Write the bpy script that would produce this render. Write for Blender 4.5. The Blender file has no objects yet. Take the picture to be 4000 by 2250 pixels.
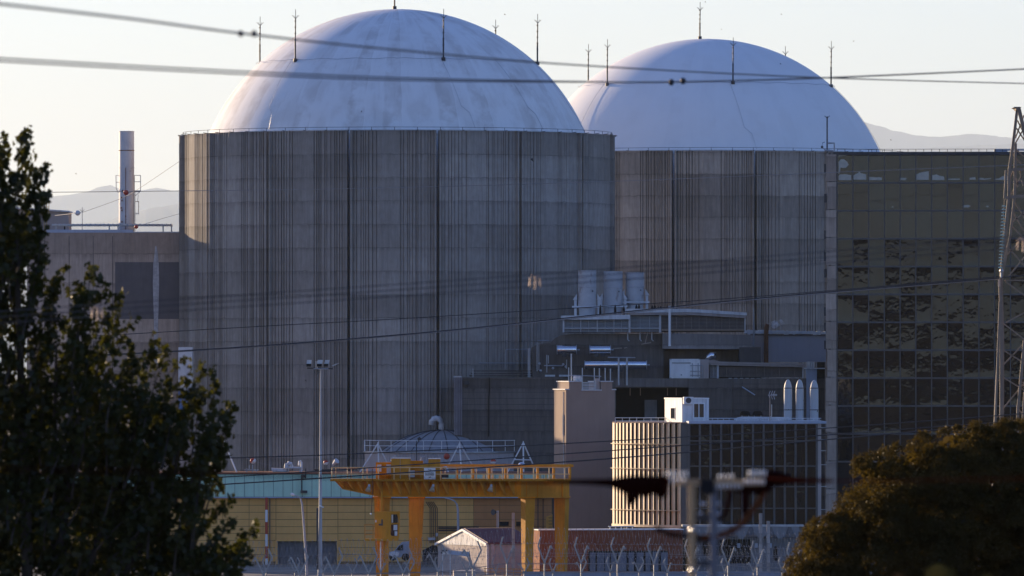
import bpy, math, random
from mathutils import Vector, Matrix
import numpy as np
random.seed(7); np.random.seed(7)
R = math.radians
sc = bpy.context.scene
COL = sc.collection
# ---------------------------------------------------------------- survey constants
# the photograph was taken with a level 298 mm lens 19.35 m above the yard of the plant
F, CX, HY, EYE = 33165.0, 2000.0, 1450.0, 19.35
def P(px, py, Y): return Vector(((px-CX)/F*Y, Y, EYE+(HY-py)/F*Y))
def XX(px, Y): return (px-CX)/F*Y
def ZZ(py, Y): return EYE+(HY-py)/F*Y
def SZ(n, Y): return n/F*Y
# ---------------------------------------------------------------- camera
cam = bpy.data.cameras.new('camera'); camo = bpy.data.objects.new('camera', cam); COL.objects.link(camo)
cam.sensor_width = 36; cam.lens = 36*F/4000; cam.shift_y = 325/4000
cam.clip_start = 1; cam.clip_end = 200000
camo.location = (0, 0, EYE); camo.rotation_euler = (R(90), 0, 0)
cam.dof.use_dof = True; cam.dof.focus_distance = 880; cam.dof.aperture_fstop = 5.6; cam.dof.aperture_blades = 9
sc.camera = camo
# ---------------------------------------------------------------- sky, sun, exposure
SUN_AZ, SUN_EL = -40.5, 9.0
w = bpy.data.worlds.new('World'); sc.world = w; w.use_nodes = True
nt = w.node_tree; nt.nodes.clear()
sky = nt.nodes.new('ShaderNodeTexSky'); sky.sky_type = 'NISHITA'; sky.sun_disc = False
sky.sun_elevation = R(SUN_EL); sky.sun_rotation = R(SUN_AZ)
sky.air_density = 1.0; sky.dust_density = 0.6; sky.ozone_density = 2.0; sky.altitude = 300
bg = nt.nodes.new('ShaderNodeBackground'); bg.inputs[1].default_value = 0.10
wo = nt.nodes.new('ShaderNodeOutputWorld')
wb = nt.nodes.new('ShaderNodeMix'); wb.data_type = 'RGBA'; wb.blend_type = 'MULTIPLY'; wb.inputs[0].default_value = 1   # daylight white balance of the photograph
wb.inputs[7].default_value = (.785, .895, 1.42, 1)
nt.links.new(sky.outputs[0], wb.inputs[6]); nt.links.new(wb.outputs[2], bg.inputs[0]); nt.links.new(bg.outputs[0], wo.inputs[0])
sl = bpy.data.lights.new('sun', 'SUN'); slo = bpy.data.objects.new('sun', sl); COL.objects.link(slo)
sl.energy = 4.6; sl.angle = R(0.5); sl.color = (1.0, 0.74, 0.46)
sd = Vector((math.sin(R(SUN_AZ))*math.cos(R(SUN_EL)), math.cos(R(SUN_AZ))*math.cos(R(SUN_EL)), math.sin(R(SUN_EL))))
slo.rotation_euler = sd.to_track_quat('Z', 'Y').to_euler(); slo.location = (-300, 300, 300)
vs = sc.view_settings
vs.view_transform = 'Standard'; vs.look = 'None'; vs.gamma = 1; vs.use_curve_mapping = False
vs.exposure = 0.88
sc.cycles.use_denoising = True
sc.cycles.max_bounces = 6; sc.cycles.volume_bounces = 2; sc.cycles.transparent_max_bounces = 8
HAZE_DENSITY = 1.15e-5
# ---------------------------------------------------------------- materials
MATS = {}
class NG:
    def __init__(s, name):
        s.m = bpy.data.materials.new(name); s.m.use_nodes = True
        s.t = s.m.node_tree; s.t.nodes.clear()
    def n(s, typ, **kw):
        x = s.t.nodes.new('ShaderNode'+typ)
        for k, v in kw.items():
            if k.startswith('i_'):
                key = k[2:]
                x.inputs[int(key) if key.isdigit() else key].default_value = v
            else: setattr(x, k, v)
        return x
    def l(s, a, b): s.t.links.new(a, b)
    def math(s, op, a, b=None, clamp=False):
        x = s.n('Math', operation=op); x.use_clamp = clamp
        for i, q in enumerate((a, b)):
            if q is None: continue
            if isinstance(q, (int, float)): x.inputs[i].default_value = q
            else: s.l(q, x.inputs[i])
        return x.outputs[0]
    def mix(s, fac, a, b, typ='MIX'):
        x = s.n('Mix', data_type='RGBA', blend_type=typ)
        for i, q in ((0, fac), (6, a), (7, b)):
            if isinstance(q, (int, float)): x.inputs[i].default_value = q
            elif isinstance(q, tuple): x.inputs[i].default_value = (*q[:3], 1)
            else: s.l(q, x.inputs[i])
        return x.outputs[2]
    def noise(s, vec, scale, detail=3, rough=.55, w=None):
        x = s.n('TexNoise'); x.inputs['Scale'].default_value = scale
        x.inputs['Detail'].default_value = detail; x.inputs['Roughness'].default_value = rough
        if vec is not None: s.l(vec, x.inputs['Vector'])
        return x.outputs[0]
    def ramp(s, v, lo, hi):
        x = s.n('MapRange', i_1=lo, i_2=hi); s.l(v, x.inputs[0]); return x.outputs[0]
    def vmul(s, vec, v):
        x = s.n('VectorMath', operation='MULTIPLY'); s.l(vec, x.inputs[0]); x.inputs[1].default_value = v; return x.outputs[0]
    def out(s, sh, vol=None):
        o = s.n('OutputMaterial')
        if sh is not None: s.l(sh, o.inputs[0])
        if vol is not None: s.l(vol, o.inputs[1])
        return s.m
    def bsdf(s, col, rough=.8, metal=0, spec=.3, ior=None, bump=None, bstr=.2, bdist=.02):
        b = s.n('BsdfPrincipled')
        if isinstance(col, tuple): b.inputs['Base Color'].default_value = (*col, 1)
        else: s.l(col, b.inputs['Base Color'])
        if isinstance(rough, (int, float)): b.inputs['Roughness'].default_value = rough
        else: s.l(rough, b.inputs['Roughness'])
        b.inputs['Metallic'].default_value = metal; b.inputs['Specular IOR Level'].default_value = spec
        if ior: b.inputs['IOR'].default_value = ior
        if bump is not None:
            bp = s.n('Bump', i_Strength=bstr, i_Distance=bdist); s.l(bump, bp.inputs['Height']); s.l(bp.outputs[0], b.inputs['Normal'])
        return b.outputs[0]
def plain(name, col, rough=.7, metal=0, var=.18, scale=1.2, spec=.3, dirt=.35, vstreak=True):
    """painted or metal surface with uneven tone, streaks and grime"""
    if name in MATS: return MATS[name]
    g = NG(name); pos = g.n('NewGeometry').outputs['Position']
    n1 = g.noise(pos, scale, 4)
    n2 = g.noise(g.vmul(pos, (3.5, 3.5, .25 if vstreak else 3.5)), 1.0, 3)
    n3 = g.noise(pos, scale*7, 3)
    c = g.mix(g.ramp(n1, .3, .7), tuple(x*(1-var) for x in col), tuple(min(1, x*(1+var*.8)) for x in col))
    c = g.mix(g.math('MULTIPLY', g.ramp(n2, .5, .8), dirt), c, tuple(x*.45 for x in col))
    rr = g.ramp(n3, -.5, 1.5); rr = g.math('ADD', g.math('MULTIPLY', rr, .2), rough-.1, True)
    MATS[name] = g.out(g.bsdf(c, rr, metal, spec)); return MATS[name]
def concrete(name, col=(.23, .22, .215), lift=2.45, z0=0., streak=.5, board=False, joint=.55, warm=(.2, .17, .14)):
    if name in MATS: return MATS[name]
    g = NG(name); pos = g.n('NewGeometry').outputs['Position']; sep = g.n('SeparateXYZ'); g.l(pos, sep.inputs[0])
    rnd = g.n('ObjectInfo').outputs['Random']
    z = g.math('MULTIPLY', g.math('ADD', sep.outputs[2], -z0), 1/lift)
    wob = g.noise(g.vmul(pos, (.35, .35, .1)), 1.0, 2)
    wob2 = g.noise(g.vmul(pos, (2.5, 2.5, 2.5)), 1.0, 3)
    zz = g.math('ADD', z, g.math('MULTIPLY', g.math('ADD', wob2, -.5), .12))
    fr = g.math('FRACT', z); fr2 = g.math('FRACT', zz)
    idx = g.math('FLOOR', z)
    wn = g.n('TexWhiteNoise', noise_dimensions='2D')
    cv = g.n('CombineXYZ'); g.l(idx, cv.inputs[0]); g.l(g.math('FLOOR', g.math('MULTIPLY', rnd, 97)), cv.inputs[1]); g.l(cv.outputs[0], wn.inputs[0])
    lifttone = g.math('ADD', g.math('MULTIPLY', wn.outputs[0], .38), .80)
    sh = g.n('CombineXYZ'); g.l(g.math('MULTIPLY', idx, 3.37), sh.inputs[0]); g.l(g.math('MULTIPLY', idx, 7.91), sh.inputs[1])
    ps = g.n('VectorMath', operation='ADD'); g.l(g.vmul(pos, (1, 1, 1)), ps.inputs[0]); g.l(sh.outputs[0], ps.inputs[1])
    s0 = g.noise(g.vmul(pos, (1.5, 1.5, .035)), 1.0, 5, .7)           # run-down streaks over the full height
    sL = g.noise(g.vmul(ps.outputs[0], (2.8, 2.8, .30)), 1.0, 5, .68)     # and streaks of each lift, dying out below its joint
    dn = g.ramp(fr, -.15, 1.0)
    s1 = g.math('ADD', g.math('MULTIPLY', s0, .45), g.math('MULTIPLY', g.math('ADD', sL, g.math('MULTIPLY', g.math('ADD', dn, -.5), .12)), .55))
    s2 = g.noise(g.vmul(ps.outputs[0], (6.5, 6.5, .5)), 1.0, 4, .65)
    m1 = g.noise(pos, .12, 4, .6); m2 = g.noise(pos, 1.3, 5, .6)
    c = g.mix(g.ramp(m1, .3, .7), tuple(x*.84 for x in col), tuple(x*1.14 for x in col))
    c = g.mix(g.math('MULTIPLY', g.ramp(m2, .35, .75), .35), c, warm)
    c = g.mix(g.math('MULTIPLY', g.ramp(s1, .44, .66), streak*1.15), c, tuple(x*.42 for x in col))
    c = g.mix(g.math('MULTIPLY', g.ramp(s2, .52, .75), streak*.55), c, tuple(x*1.75 for x in col))
    c = g.mix(1.0, c, lifttone, 'MULTIPLY')
    # cold joints between the lifts: thin dark ragged line and a grimy fringe hanging under it
    jl = g.math('LESS_THAN', fr2, .035)
    fringe = g.math('MULTIPLY', g.ramp(fr, .82, 1.0), g.ramp(s1, .38, .62))
    jj = g.math('MAXIMUM', g.math('MULTIPLY', jl, g.ramp(wob, .3, .62)), g.math('MULTIPLY', fringe, .75))
    c = g.mix(g.math('MULTIPLY', jj, joint), c, tuple(x*.32 for x in col))
    h = g.math('ADD', g.math('MULTIPLY', s2, .6), m2)
    h = g.math('ADD', h, g.math('MULTIPLY', jl, -.8))
    MATS[name] = g.out(g.bsdf(c, .88, 0, .2, bump=h, bstr=.5, bdist=.04)); return MATS[name]
def domemat(name, cx, cy, dirty):
    g = NG(name); pos = g.n('NewGeometry').outputs['Position']; sep = g.n('SeparateXYZ'); g.l(pos, sep.inputs[0])
    ang = g.math('ARCTAN2', g.math('ADD', sep.outputs[1], -cy), g.math('ADD', sep.outputs[0], -cx))
    cv = g.n('CombineXYZ'); g.l(g.math('MULTIPLY', ang, 9.0), cv.inputs[0]); g.l(g.math('MULTIPLY', sep.outputs[2], .25), cv.inputs[1])
    gore = g.noise(cv.outputs[0], 1.0, 3, .5)                           # brushed-on coats running down the gores
    cv2 = g.n('CombineXYZ'); g.l(g.math('MULTIPLY', ang, 30.0), cv2.inputs[0]); g.l(g.math('MULTIPLY', sep.outputs[2], .22), cv2.inputs[1])
    drip = g.noise(cv2.outputs[0], 1.0, 4, .6)
    seg = g.math('MULTIPLY', g.math('ADD', ang, g.math('MULTIPLY', g.noise(pos, .5, 2), .03)), 62/(2*math.pi))
    wn = g.n('TexWhiteNoise', noise_dimensions='1D'); g.l(g.math('FLOOR', seg), wn.inputs['W'])
    fr = g.math('FRACT', seg); seam = g.math('LESS_THAN', fr, .05)
    blot = g.noise(pos, .35, 5, .65); fine = g.noise(pos, 2.2, 5, .7)
    white, tan = (.83, .83, .82), (.50, .46, .43)
    amt = g.math('MULTIPLY', g.math('ADD', g.math('MULTIPLY', g.ramp(gore, .44, .58), .55), g.math('MULTIPLY', g.ramp(wn.outputs[0], .35, .75), .75)), g.ramp(blot, .38, .56))
    c = g.mix(g.math('MULTIPLY', amt, dirty, True), white, tan)
    c = g.mix(g.math('MULTIPLY', g.ramp(drip, .55, .8), dirty*.7, True), c, (.45, .42, .39))
    c = g.mix(g.math('MULTIPLY', g.ramp(fine, .62, .8), .3*dirty+.08), c, (.5, .47, .43))
    c = g.mix(g.math('MULTIPLY', seam, .35*dirty*g_one()), c, (.88, .88, .87))
    return g.out(g.bsdf(c, .8, 0, .2, bump=fine, bstr=.35, bdist=.05))
def g_one(): return 1.0
def leafmat(name, col, trans, gloss=.25, hue=.35):
    g = NG(name); info = g.n('NewGeometry')
    n = g.noise(info.outputs['Position'], 1.6, 3); isl = info.outputs['Random Per Island']
    c = g.mix(isl, tuple(x*(1-hue) for x in col), tuple(x*(1+hue) for x in col))
    c = g.mix(g.ramp(n, .35, .7), c, (col[0]*1.5, col[1]*1.1, col[2]*.8))
    d = g.n('BsdfDiffuse'); g.l(c, d.inputs[0]); t = g.n('BsdfTranslucent', i_Color=(*trans, 1))
    mx = g.n('MixShader', i_0=.30); g.l(d.outputs[0], mx.inputs[1]); g.l(t.outputs[0], mx.inputs[2])
    gl = g.n('BsdfGlossy', i_Roughness=.35); gl.inputs[0].default_value = (.9, .9, .9, 1)
    m2 = g.n('MixShader', i_0=gloss*.03); g.l(mx.outputs[0], m2.inputs[1]); g.l(gl.outputs[0], m2.inputs[2])
    MATS[name] = g.out(m2.outputs[0]); return MATS[name]
def glassmat(name, col=(.012, .014, .02), ior=2.0, warp=.004, scale=.9):
    g = NG(name); tc = g.n('TexCoord').outputs['Object']; rnd = g.n('ObjectInfo').outputs['Random']
    off = g.n('CombineXYZ'); g.l(g.math('MULTIPLY', rnd, 211.), off.inputs[0]); g.l(g.math('MULTIPLY', rnd, 57.), off.inputs[1])
    v = g.n('VectorMath', operation='ADD'); g.l(tc, v.inputs[0]); g.l(off.outputs[0], v.inputs[1])
    h = g.noise(v.outputs[0], scale, 2, .45); h2 = g.noise(v.outputs[0], scale*4, 3, .5)
    hh = g.math('ADD', h, g.math('MULTIPLY', h2, .12))
    sp = g.n('SeparateXYZ'); g.l(tc, sp.inputs[0])          # sealed units bow a little: reflections bend towards the pane edges
    bow = g.math('ADD', g.math('POWER', g.math('ABSOLUTE', sp.outputs[0]), 3.0), g.math('MULTIPLY', g.math('POWER', g.math('ABSOLUTE', sp.outputs[2]), 3.0), .35))
    hh = g.math('ADD', hh, g.math('MULTIPLY', bow, g.math('ADD', g.math('MULTIPLY', rnd, 1.6), -.4)))
    sm = g.noise(g.vmul(v.outputs[0], (2, 2, .3)), 1.0, 3)
    c = g.mix(g.math('MULTIPLY', g.ramp(sm, .45, .8), .5), col, (.03, .03, .03))
    MATS[name] = g.out(g.bsdf(c, .03, 0, .5, ior, bump=hh, bstr=1.0, bdist=warp*10)); return MATS[name]
# ---------------------------------------------------------------- mesh builder
def wloc(o):
    v = Vector((0, 0, 0))
    while o: v = v + o.location; o = o.parent
    return v
class MB:
    def __init__(s, M=None): s.v, s.f, s.M = [], [], M
    def add(s, vs, fs):
        b = len(s.v)
        s.v += [(s.M @ Vector(p)) if s.M else Vector(p) for p in vs]
        s.f += [tuple(b+i for i in f) for f in fs]; return s
    def poly(s, pts): return s.add(pts, [tuple(range(len(pts)))])
    def box(s, x0, x1, y0, y1, z0, z1):
        return s.add([(x0,y0,z0),(x1,y0,z0),(x1,y1,z0),(x0,y1,z0),(x0,y0,z1),(x1,y0,z1),(x1,y1,z1),(x0,y1,z1)],
                     [(0,1,5,4),(1,2,6,5),(2,3,7,6),(3,0,4,7),(4,5,6,7),(3,2,1,0)])
    def pbox(s, a, b, t, u, Y, d):
        """box whose front face at distance Y spans the surveyed rectangle a..b, t..u and which is d deep"""
        return s.box(XX(a,Y), XX(b,Y), Y, Y+d, ZZ(u,Y), ZZ(t,Y))
    def prism(s, pts, y0, y1):
        n = len(pts)
        return s.add([(x,y0,z) for x,z in pts]+[(x,y1,z) for x,z in pts],
            [tuple(range(n-1,-1,-1)), tuple(range(n,2*n))]+[(i,(i+1)%n,n+(i+1)%n,n+i) for i in range(n)])
    def pprism(s, pts, Y, d): return s.prism([(XX(a,Y), ZZ(b,Y)) for a,b in pts], Y, Y+d)
    def hprism(s, pts, z0, z1):
        n = len(pts)
        return s.add([(x,y,z0) for x,y in pts]+[(x,y,z1) for x,y in pts],
            [tuple(range(n-1,-1,-1)), tuple(range(n,2*n))]+[(i,(i+1)%n,n+(i+1)%n,n+i) for i in range(n)])
    def tube(s, pts, r, n=6, cap=True):
        pts = [Vector(p) for p in pts]; rs = r if isinstance(r, (list, tuple)) else [r]*len(pts)
        vs, fs = [], []
        for i, p in enumerate(pts):
            d = (pts[min(i+1, len(pts)-1)]-pts[max(i-1, 0)]).normalized()
            a = d.cross(Vector((0,0,1)) if abs(d.z) < .9 else Vector((0,1,0))).normalized(); b = d.cross(a)
            for k in range(n):
                t = 2*math.pi*k/n; vs.append(p+(a*math.cos(t)+b*math.sin(t))*rs[i])
        for i in range(len(pts)-1):
            for k in range(n): fs.append((i*n+k, i*n+(k+1)%n, (i+1)*n+(k+1)%n, (i+1)*n+k))
        if cap: fs += [tuple(range(n-1,-1,-1)), tuple(range((len(pts)-1)*n, len(pts)*n))]
        return s.add(vs, fs)
    def ptube(s, pts, r, n=6): return s.tube([P(*p) for p in pts], r, n)
    def bar(s, p, q, wd, ht=None):
        """square bar"""
        ht = ht or wd; p, q = Vector(p), Vector(q); d = (q-p).normalized()
        a = d.cross(Vector((0,0,1)) if abs(d.z) < .9 else Vector((0,1,0))).normalized()*wd/2; b = d.cross(a).normalized()*ht/2
        return s.add([p-a-b,p+a-b,p+a+b,p-a+b,q-a-b,q+a-b,q+a+b,q-a+b],
                     [(0,1,5,4),(1,2,6,5),(2,3,7,6),(3,0,4,7),(4,5,6,7),(3,2,1,0)])
    def lathe(s, prof, c, n=24, a0=0., a1=2*math.pi):
        full = abs(a1-a0-2*math.pi) < 1e-6; m = n if full else n+1; vs, fs = [], []
        for r, z in prof:
            for k in range(m):
                t = a0+(a1-a0)*k/n; vs.append((c[0]+r*math.cos(t), c[1]+r*math.sin(t), z))
        for i in range(len(prof)-1):
            for k in range(n): fs.append((i*m+k, i*m+(k+1)%m, (i+1)*m+(k+1)%m, (i+1)*m+k))
        return s.add(vs, fs)
    def sphere(s, c, r, n=14):
        c = Vector(c); pr = [(max(1e-3, r*math.sin(math.pi*i/8)), c.z-r*math.cos(math.pi*i/8)) for i in range(9)]
        return s.lathe(pr, (c.x, c.y), n)
    def drum(s, p, q, r, n=16, dome=.35):
        """horizontal pressure vessel with dished ends"""
        p, q = Vector(p), Vector(q); d = (q-p).normalized(); pts, rs = [], []
        for t in (0, .3, .6, .85, 1): pts.append(p-d*(r*dome*(1-t))); rs.append(max(.01, r*math.sqrt(max(0, 1-(1-t)**2))))
        for t in (1, .85, .6, .3, 0): pts.append(q+d*(r*dome*(1-t))); rs.append(max(.01, r*math.sqrt(max(0, 1-(1-t)**2))))
        return s.tube(pts, rs, n)
    def mesh(s, name, mat, off, smooth=False):
        me = bpy.data.meshes.new(name); me.from_pydata([tuple(v-off) for v in s.v], [], s.f)
        if smooth: me.shade_smooth() if smooth is True else me.shade_smooth()
        me.materials.append(mat); return me
    def build(s, name, mat, parent=None, origin=None, smooth=False, kind=None, label=None):
        off = wloc(parent) if parent else Vector(origin if origin is not None else (0,0,0))
        o = bpy.data.objects.new(name, s.mesh(name, mat, off, smooth)); COL.objects.link(o)
        if parent: o.parent = parent
        else: o.location = off
        if kind: o['kind'] = kind
        if label: o['label'] = label
        return o
def thing(name, label, cat, loc, group=None):
    o = bpy.data.objects.new(name, None); o.empty_display_size = .5; COL.objects.link(o); o.location = Vector(loc)
    return tag(o, label, cat, group)
def tag(o, label, cat, group=None):
    o['label'] = label; o['category'] = cat
    if group: o['group'] = group
    return o
def inst(mesh, name, parent, loc, rot=None):
    """a copy sharing mesh data; loc in world space"""
    o = bpy.data.objects.new(name, mesh); COL.objects.link(o)
    if parent: o.parent = parent; o.location = Vector(loc)-wloc(parent)
    else: o.location = Vector(loc)
    if rot: o.rotation_euler = rot
    return o
def kids(o): return [c for c in bpy.data.objects if c.parent == o]
def copy_tree(o, loc=None, label=None, parent=None):
    c = o.copy(); COL.objects.link(c)
    if parent: c.parent = parent
    if loc is not None: c.location = Vector(loc)
    if label: c['label'] = label
    for ch in kids(o): copy_tree(ch, parent=c)
    return c
def frame(origin, deg):
    """local axes: x along the front to the right, y away from the viewer, z up; deg turns the right end away"""
    return Matrix.Translation(Vector(origin)) @ Matrix.Rotation(R(deg), 4, 'Z')
# palette
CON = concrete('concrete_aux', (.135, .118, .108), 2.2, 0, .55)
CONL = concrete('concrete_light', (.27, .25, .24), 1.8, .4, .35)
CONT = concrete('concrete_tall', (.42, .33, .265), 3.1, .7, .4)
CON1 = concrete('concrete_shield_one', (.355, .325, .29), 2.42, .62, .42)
CON2 = concrete('concrete_shield_two', (.36, .315, .265), 2.42, .3, .48)
WHITE = plain('white_paint', (.74, .74, .73), .6, 0, .1, .5, .3, .25)
WHITED = plain('weathered_white', (.58, .59, .60), .65, 0, .16, .6, .3, .5)
GALV = plain('galvanised_steel', (.42, .43, .45), .45, .6, .15, 2, .4, .2)
DARKST = plain('dark_steel', (.055, .055, .06), .55, .3, .2, 2, .4, .2)
SHINY = plain('bright_cladding', (.72, .73, .75), .22, 1.0, .06, 1.5, .5, .12, False)
YEL = plain('crane_yellow', (.56, .245, .025), .75, 0, .2, .7, .15, .4)
YELD = plain('crane_yellow_worn', (.66, .225, .008), .85, 0, .28, .7, .1, .6)
OCHRE = plain('ochre_panel', (.76, .43, .14), .75, 0, .09, .5, .2, .18)
ORNG = plain('orange_panel', (.50, .23, .09), .75, 0, .1, .5, .2, .2)
GREEN = plain('pale_green_sheet', (.46, .70, .54), .55, 0, .07, .6, .3, .22)
RUSTR = plain('red_oxide', (.33, .15, .10), .8, 0, .15, .8, .2, .35)
RUST = plain('rusty_iron', (.20, .095, .05), .85, 0, .3, 2.5, .2, .6)
RED = plain('signal_red', (.42, .055, .03), .45, 0, .1, 1, .4, .15)
BEIGE = plain('beige_render', (.31, .23, .185), .85, 0, .07, .5, .2, .18)
PINK = plain('pink_render', (.42, .36, .33), .85, 0, .08, .5, .2, .2)
BRICKC = plain('red_brick_wall', (.22, .075, .042), .85, 0, .12, 1.2, .2, .25)
MAROON = plain('maroon_sheet', (.14, .04, .05), .5, 0, .12, .8, .3, .2)
BLUEG = plain('blue_grey_sheet', (.36, .42, .52), .55, 0, .1, .6, .3, .25)
LOUV = plain('pale_louver', (.46, .47, .48), .6, 0, .1, 1, .3, .3)
LOUVD = plain('brown_louver', (.30, .26, .24), .65, 0, .14, 1, .3, .45)
DARK = plain('dark_void', (.02, .02, .022), .9, 0, .2, 1, .1, .1)
BARK = plain('bark', (.06, .05, .04), .9, 0, .25, 8, .1, .4)
CABLE = plain('wire_dark', (.045, .045, .05), .55, .2, .1, 3, .3, .1)
CABLEL = plain('wire_aluminium', (.30, .29, .28), .5, .5, .1, 3, .3, .1)
MULL = plain('bronze_mullion', (.10, .095, .095), .5, .4, .12, 2, .4, .2)
POLE = plain('grey_pole', (.40, .41, .43), .6, .1, .1, .8, .3, .2)
GLASS = glassmat('tinted_glass', (.008, .009, .013), 1.62, .00025, .6)
GLASSW = glassmat('warped_glass', (.006, .006, .008), 1.55, .0011, .8)
GLASSB = glassmat('dark_glass', (.008, .009, .012), 1.5, .0012, .9)
PANEG = glassmat('window_glass', (.02, .022, .025), 1.6, .0006, 1.0)
# ================================================================ ground, hills, haze
def ground_z(x, y):
    if y < -40: z = 17.6 + 12*(1-math.exp(-((-40-y)/420)**1.6)) * (1+.25*math.sin(x/190+y/260)+.12*math.sin(x/67))
    elif y < 60: z = 17.6 - 6.4*max(0, (y+5))/65 if y > -5 else 17.6
    elif y < 480: z = 11.2 - 5.4*(y-60)/420
    elif y < 680: z = 5.8 - 5.8*(y-480)/200
    else: z = 0
    if y < 660: z += .18*math.sin(x*.31+y*.17)*min(1, max(0, (660-y)/80))
    if y > 3000: z -= (y-3000)*.0004
    return z
xs = sorted(set([-7400,-5400,-4000,-2500,-1500]+[i for i in range(-1200, 1201, 40)]+[1500,2500,4000,5400,7400]))
ys = sorted(set(list(range(-2300,-900,100))+list(range(-900,-40,20))+list(range(-40,700,10))+list(range(700,1400,50))+[1600,2000,3000,6000,12000,25000,40000,62500,88500,118000]))
g = MB(); nx = len(xs)
g.add([(x, y, ground_z(x, y)) for y in ys for x in xs], [(j*nx+i, j*nx+i+1, (j+1)*nx+i+1, (j+1)*nx+i) for j in range(len(ys)-1) for i in range(nx-1)])
q = NG('dry_ground'); pos = q.n('NewGeometry').outputs['Position']
n1 = q.noise(pos, .02, 5, .65); n2 = q.noise(pos, .6, 4); n3 = q.noise(pos, .055, 4, .7)
c = q.mix(q.ramp(n1, .35, .65), (.19, .125, .06), (.11, .085, .045))
c = q.mix(q.ramp(n2, .4, .8), c, (.25, .19, .11)); c = q.mix(q.ramp(n3, .55, .62), c, (.035, .04, .018))
GROUND = q.out(q.bsdf(c, .95, 0, .1, bump=n2, bstr=.6, bdist=.3))
o = g.build('ground', GROUND, smooth=True); o['kind'] = 'structure'
yard = MB(); yard.add([(-160, 690, .02), (160, 690, .02), (160, 1010, .02), (-160, 1010, .02)], [(0,1,2,3)])
o = yard.build('yard_pavement', plain('yard_concrete', (.25, .225, .19), .9, 0, .2, .15, .2, .25, False)); o['kind'] = 'structure'
# woodland on the ridge behind the viewer (mirrored in the glass facades)
lm = leafmat('oak_far', (.022, .024, .009), (.02, .02, .006), .1)
wd = MB(); rr = random.Random(3)
for k in range(800):
    x = rr.uniform(-480, 480); y = rr.uniform(-620, -60); r = rr.uniform(2.2, 5.0); z = ground_z(x, y)
    if y > -110 and abs(x) < 40: continue
    c0 = Vector((x, y, z+r*.75))
    for _ in range(3):
        cc = c0+Vector((rr.uniform(-.6,.6)*r, rr.uniform(-.6,.6)*r, rr.uniform(-.2,.5)*r)); r2 = r*rr.uniform(.5,.8)
        ring = []
        for i in range(5):
            for j in range(7):
                a = 2*math.pi*j/7; e = -1.2+2.5*i/4; q2 = r2*rr.uniform(.75, 1.2)
                ring.append(cc+Vector((math.cos(a)*math.cos(e)*q2, math.sin(a)*math.cos(e)*q2, math.sin(e)*q2)))
        wd.add(ring, [(i*7+j, i*7+(j+1)%7, (i+1)*7+(j+1)%7, (i+1)*7+j) for i in range(4) for j in range(7)])
o = wd.build('woodland', lm); o['kind'] = 'stuff'; o['label'] = 'scattered holm oak woodland over the ridge behind the camera'
# far mountain ranges 75-104 km away
HILL = plain('hill_scrub', (.16, .165, .17), .95, 0, .2, .002, .1, .1, False)
def ridge(prof, Y, seed):
    m = MB(); r2 = random.Random(seed); pts = []
    for (a, ya), (b, yb) in zip(prof, prof[1:]):
        n = max(2, int((b-a)/18))
        for i in range(n):
            t = i/n; t2 = t*t*(3-2*t); pts.append((a+(b-a)*t, ya+(yb-ya)*t2+r2.uniform(-1.6, 1.6)))
    rows = []
    for k, (dy, f) in enumerate(((-2600, 0.), (-1500, .5), (-600, .8), (0, 1.), (900, .75), (2200, 0.))):
        rows.append([Vector((XX(a, Y)*(1), Y+dy, -25+(ZZ(b, Y)+25)*f*(1+(0 if f == 1 else r2.uniform(-.04,.04))))) for a, b in pts])
    n = len(pts); m.add([v for rw in rows for v in rw], [(j*n+i, j*n+i+1, (j+1)*n+i+1, (j+1)*n+i) for j in range(5) for i in range(n-1)])
    o = m.build('hills', HILL, smooth=True); o['kind'] = 'structure'
ridge([(-250,800),(0,772),(180,768),(250,764),(330,752),(400,728),(432,724),(480,740),(560,742),(612,734),(700,748),(900,760),(1300,790),(1900,820)], 101000, 1)
ridge([(2600,470),(3100,455),(3350,470),(3420,488),(3500,512),(3580,528),(3650,534),(3720,530),(3780,522),(3850,527),(3930,536),(4100,552),(4300,560)], 104000, 2)
ridge([(-250,905),(100,890),(400,868),(520,830),(620,808),(720,792),(900,770),(1200,800)], 75000, 3)
ridge([(3300,605),(3500,590),(3700,572),(3850,566),(4000,560),(4250,550)], 88000, 4)
hz = MB().box(-7600, 7600, -45000, 120000, -130, 3500)
q = NG('air'); pv = q.n('VolumePrincipled'); pv.inputs['Density'].default_value = HAZE_DENSITY
pv.inputs['Color'].default_value = (.75, .89, 1.0, 1); pv.inputs['Anisotropy'].default_value = .2
o = hz.build('haze', q.out(None, pv.outputs[0])); o['kind'] = 'stuff'; o.display_type = 'WIRE'
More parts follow.
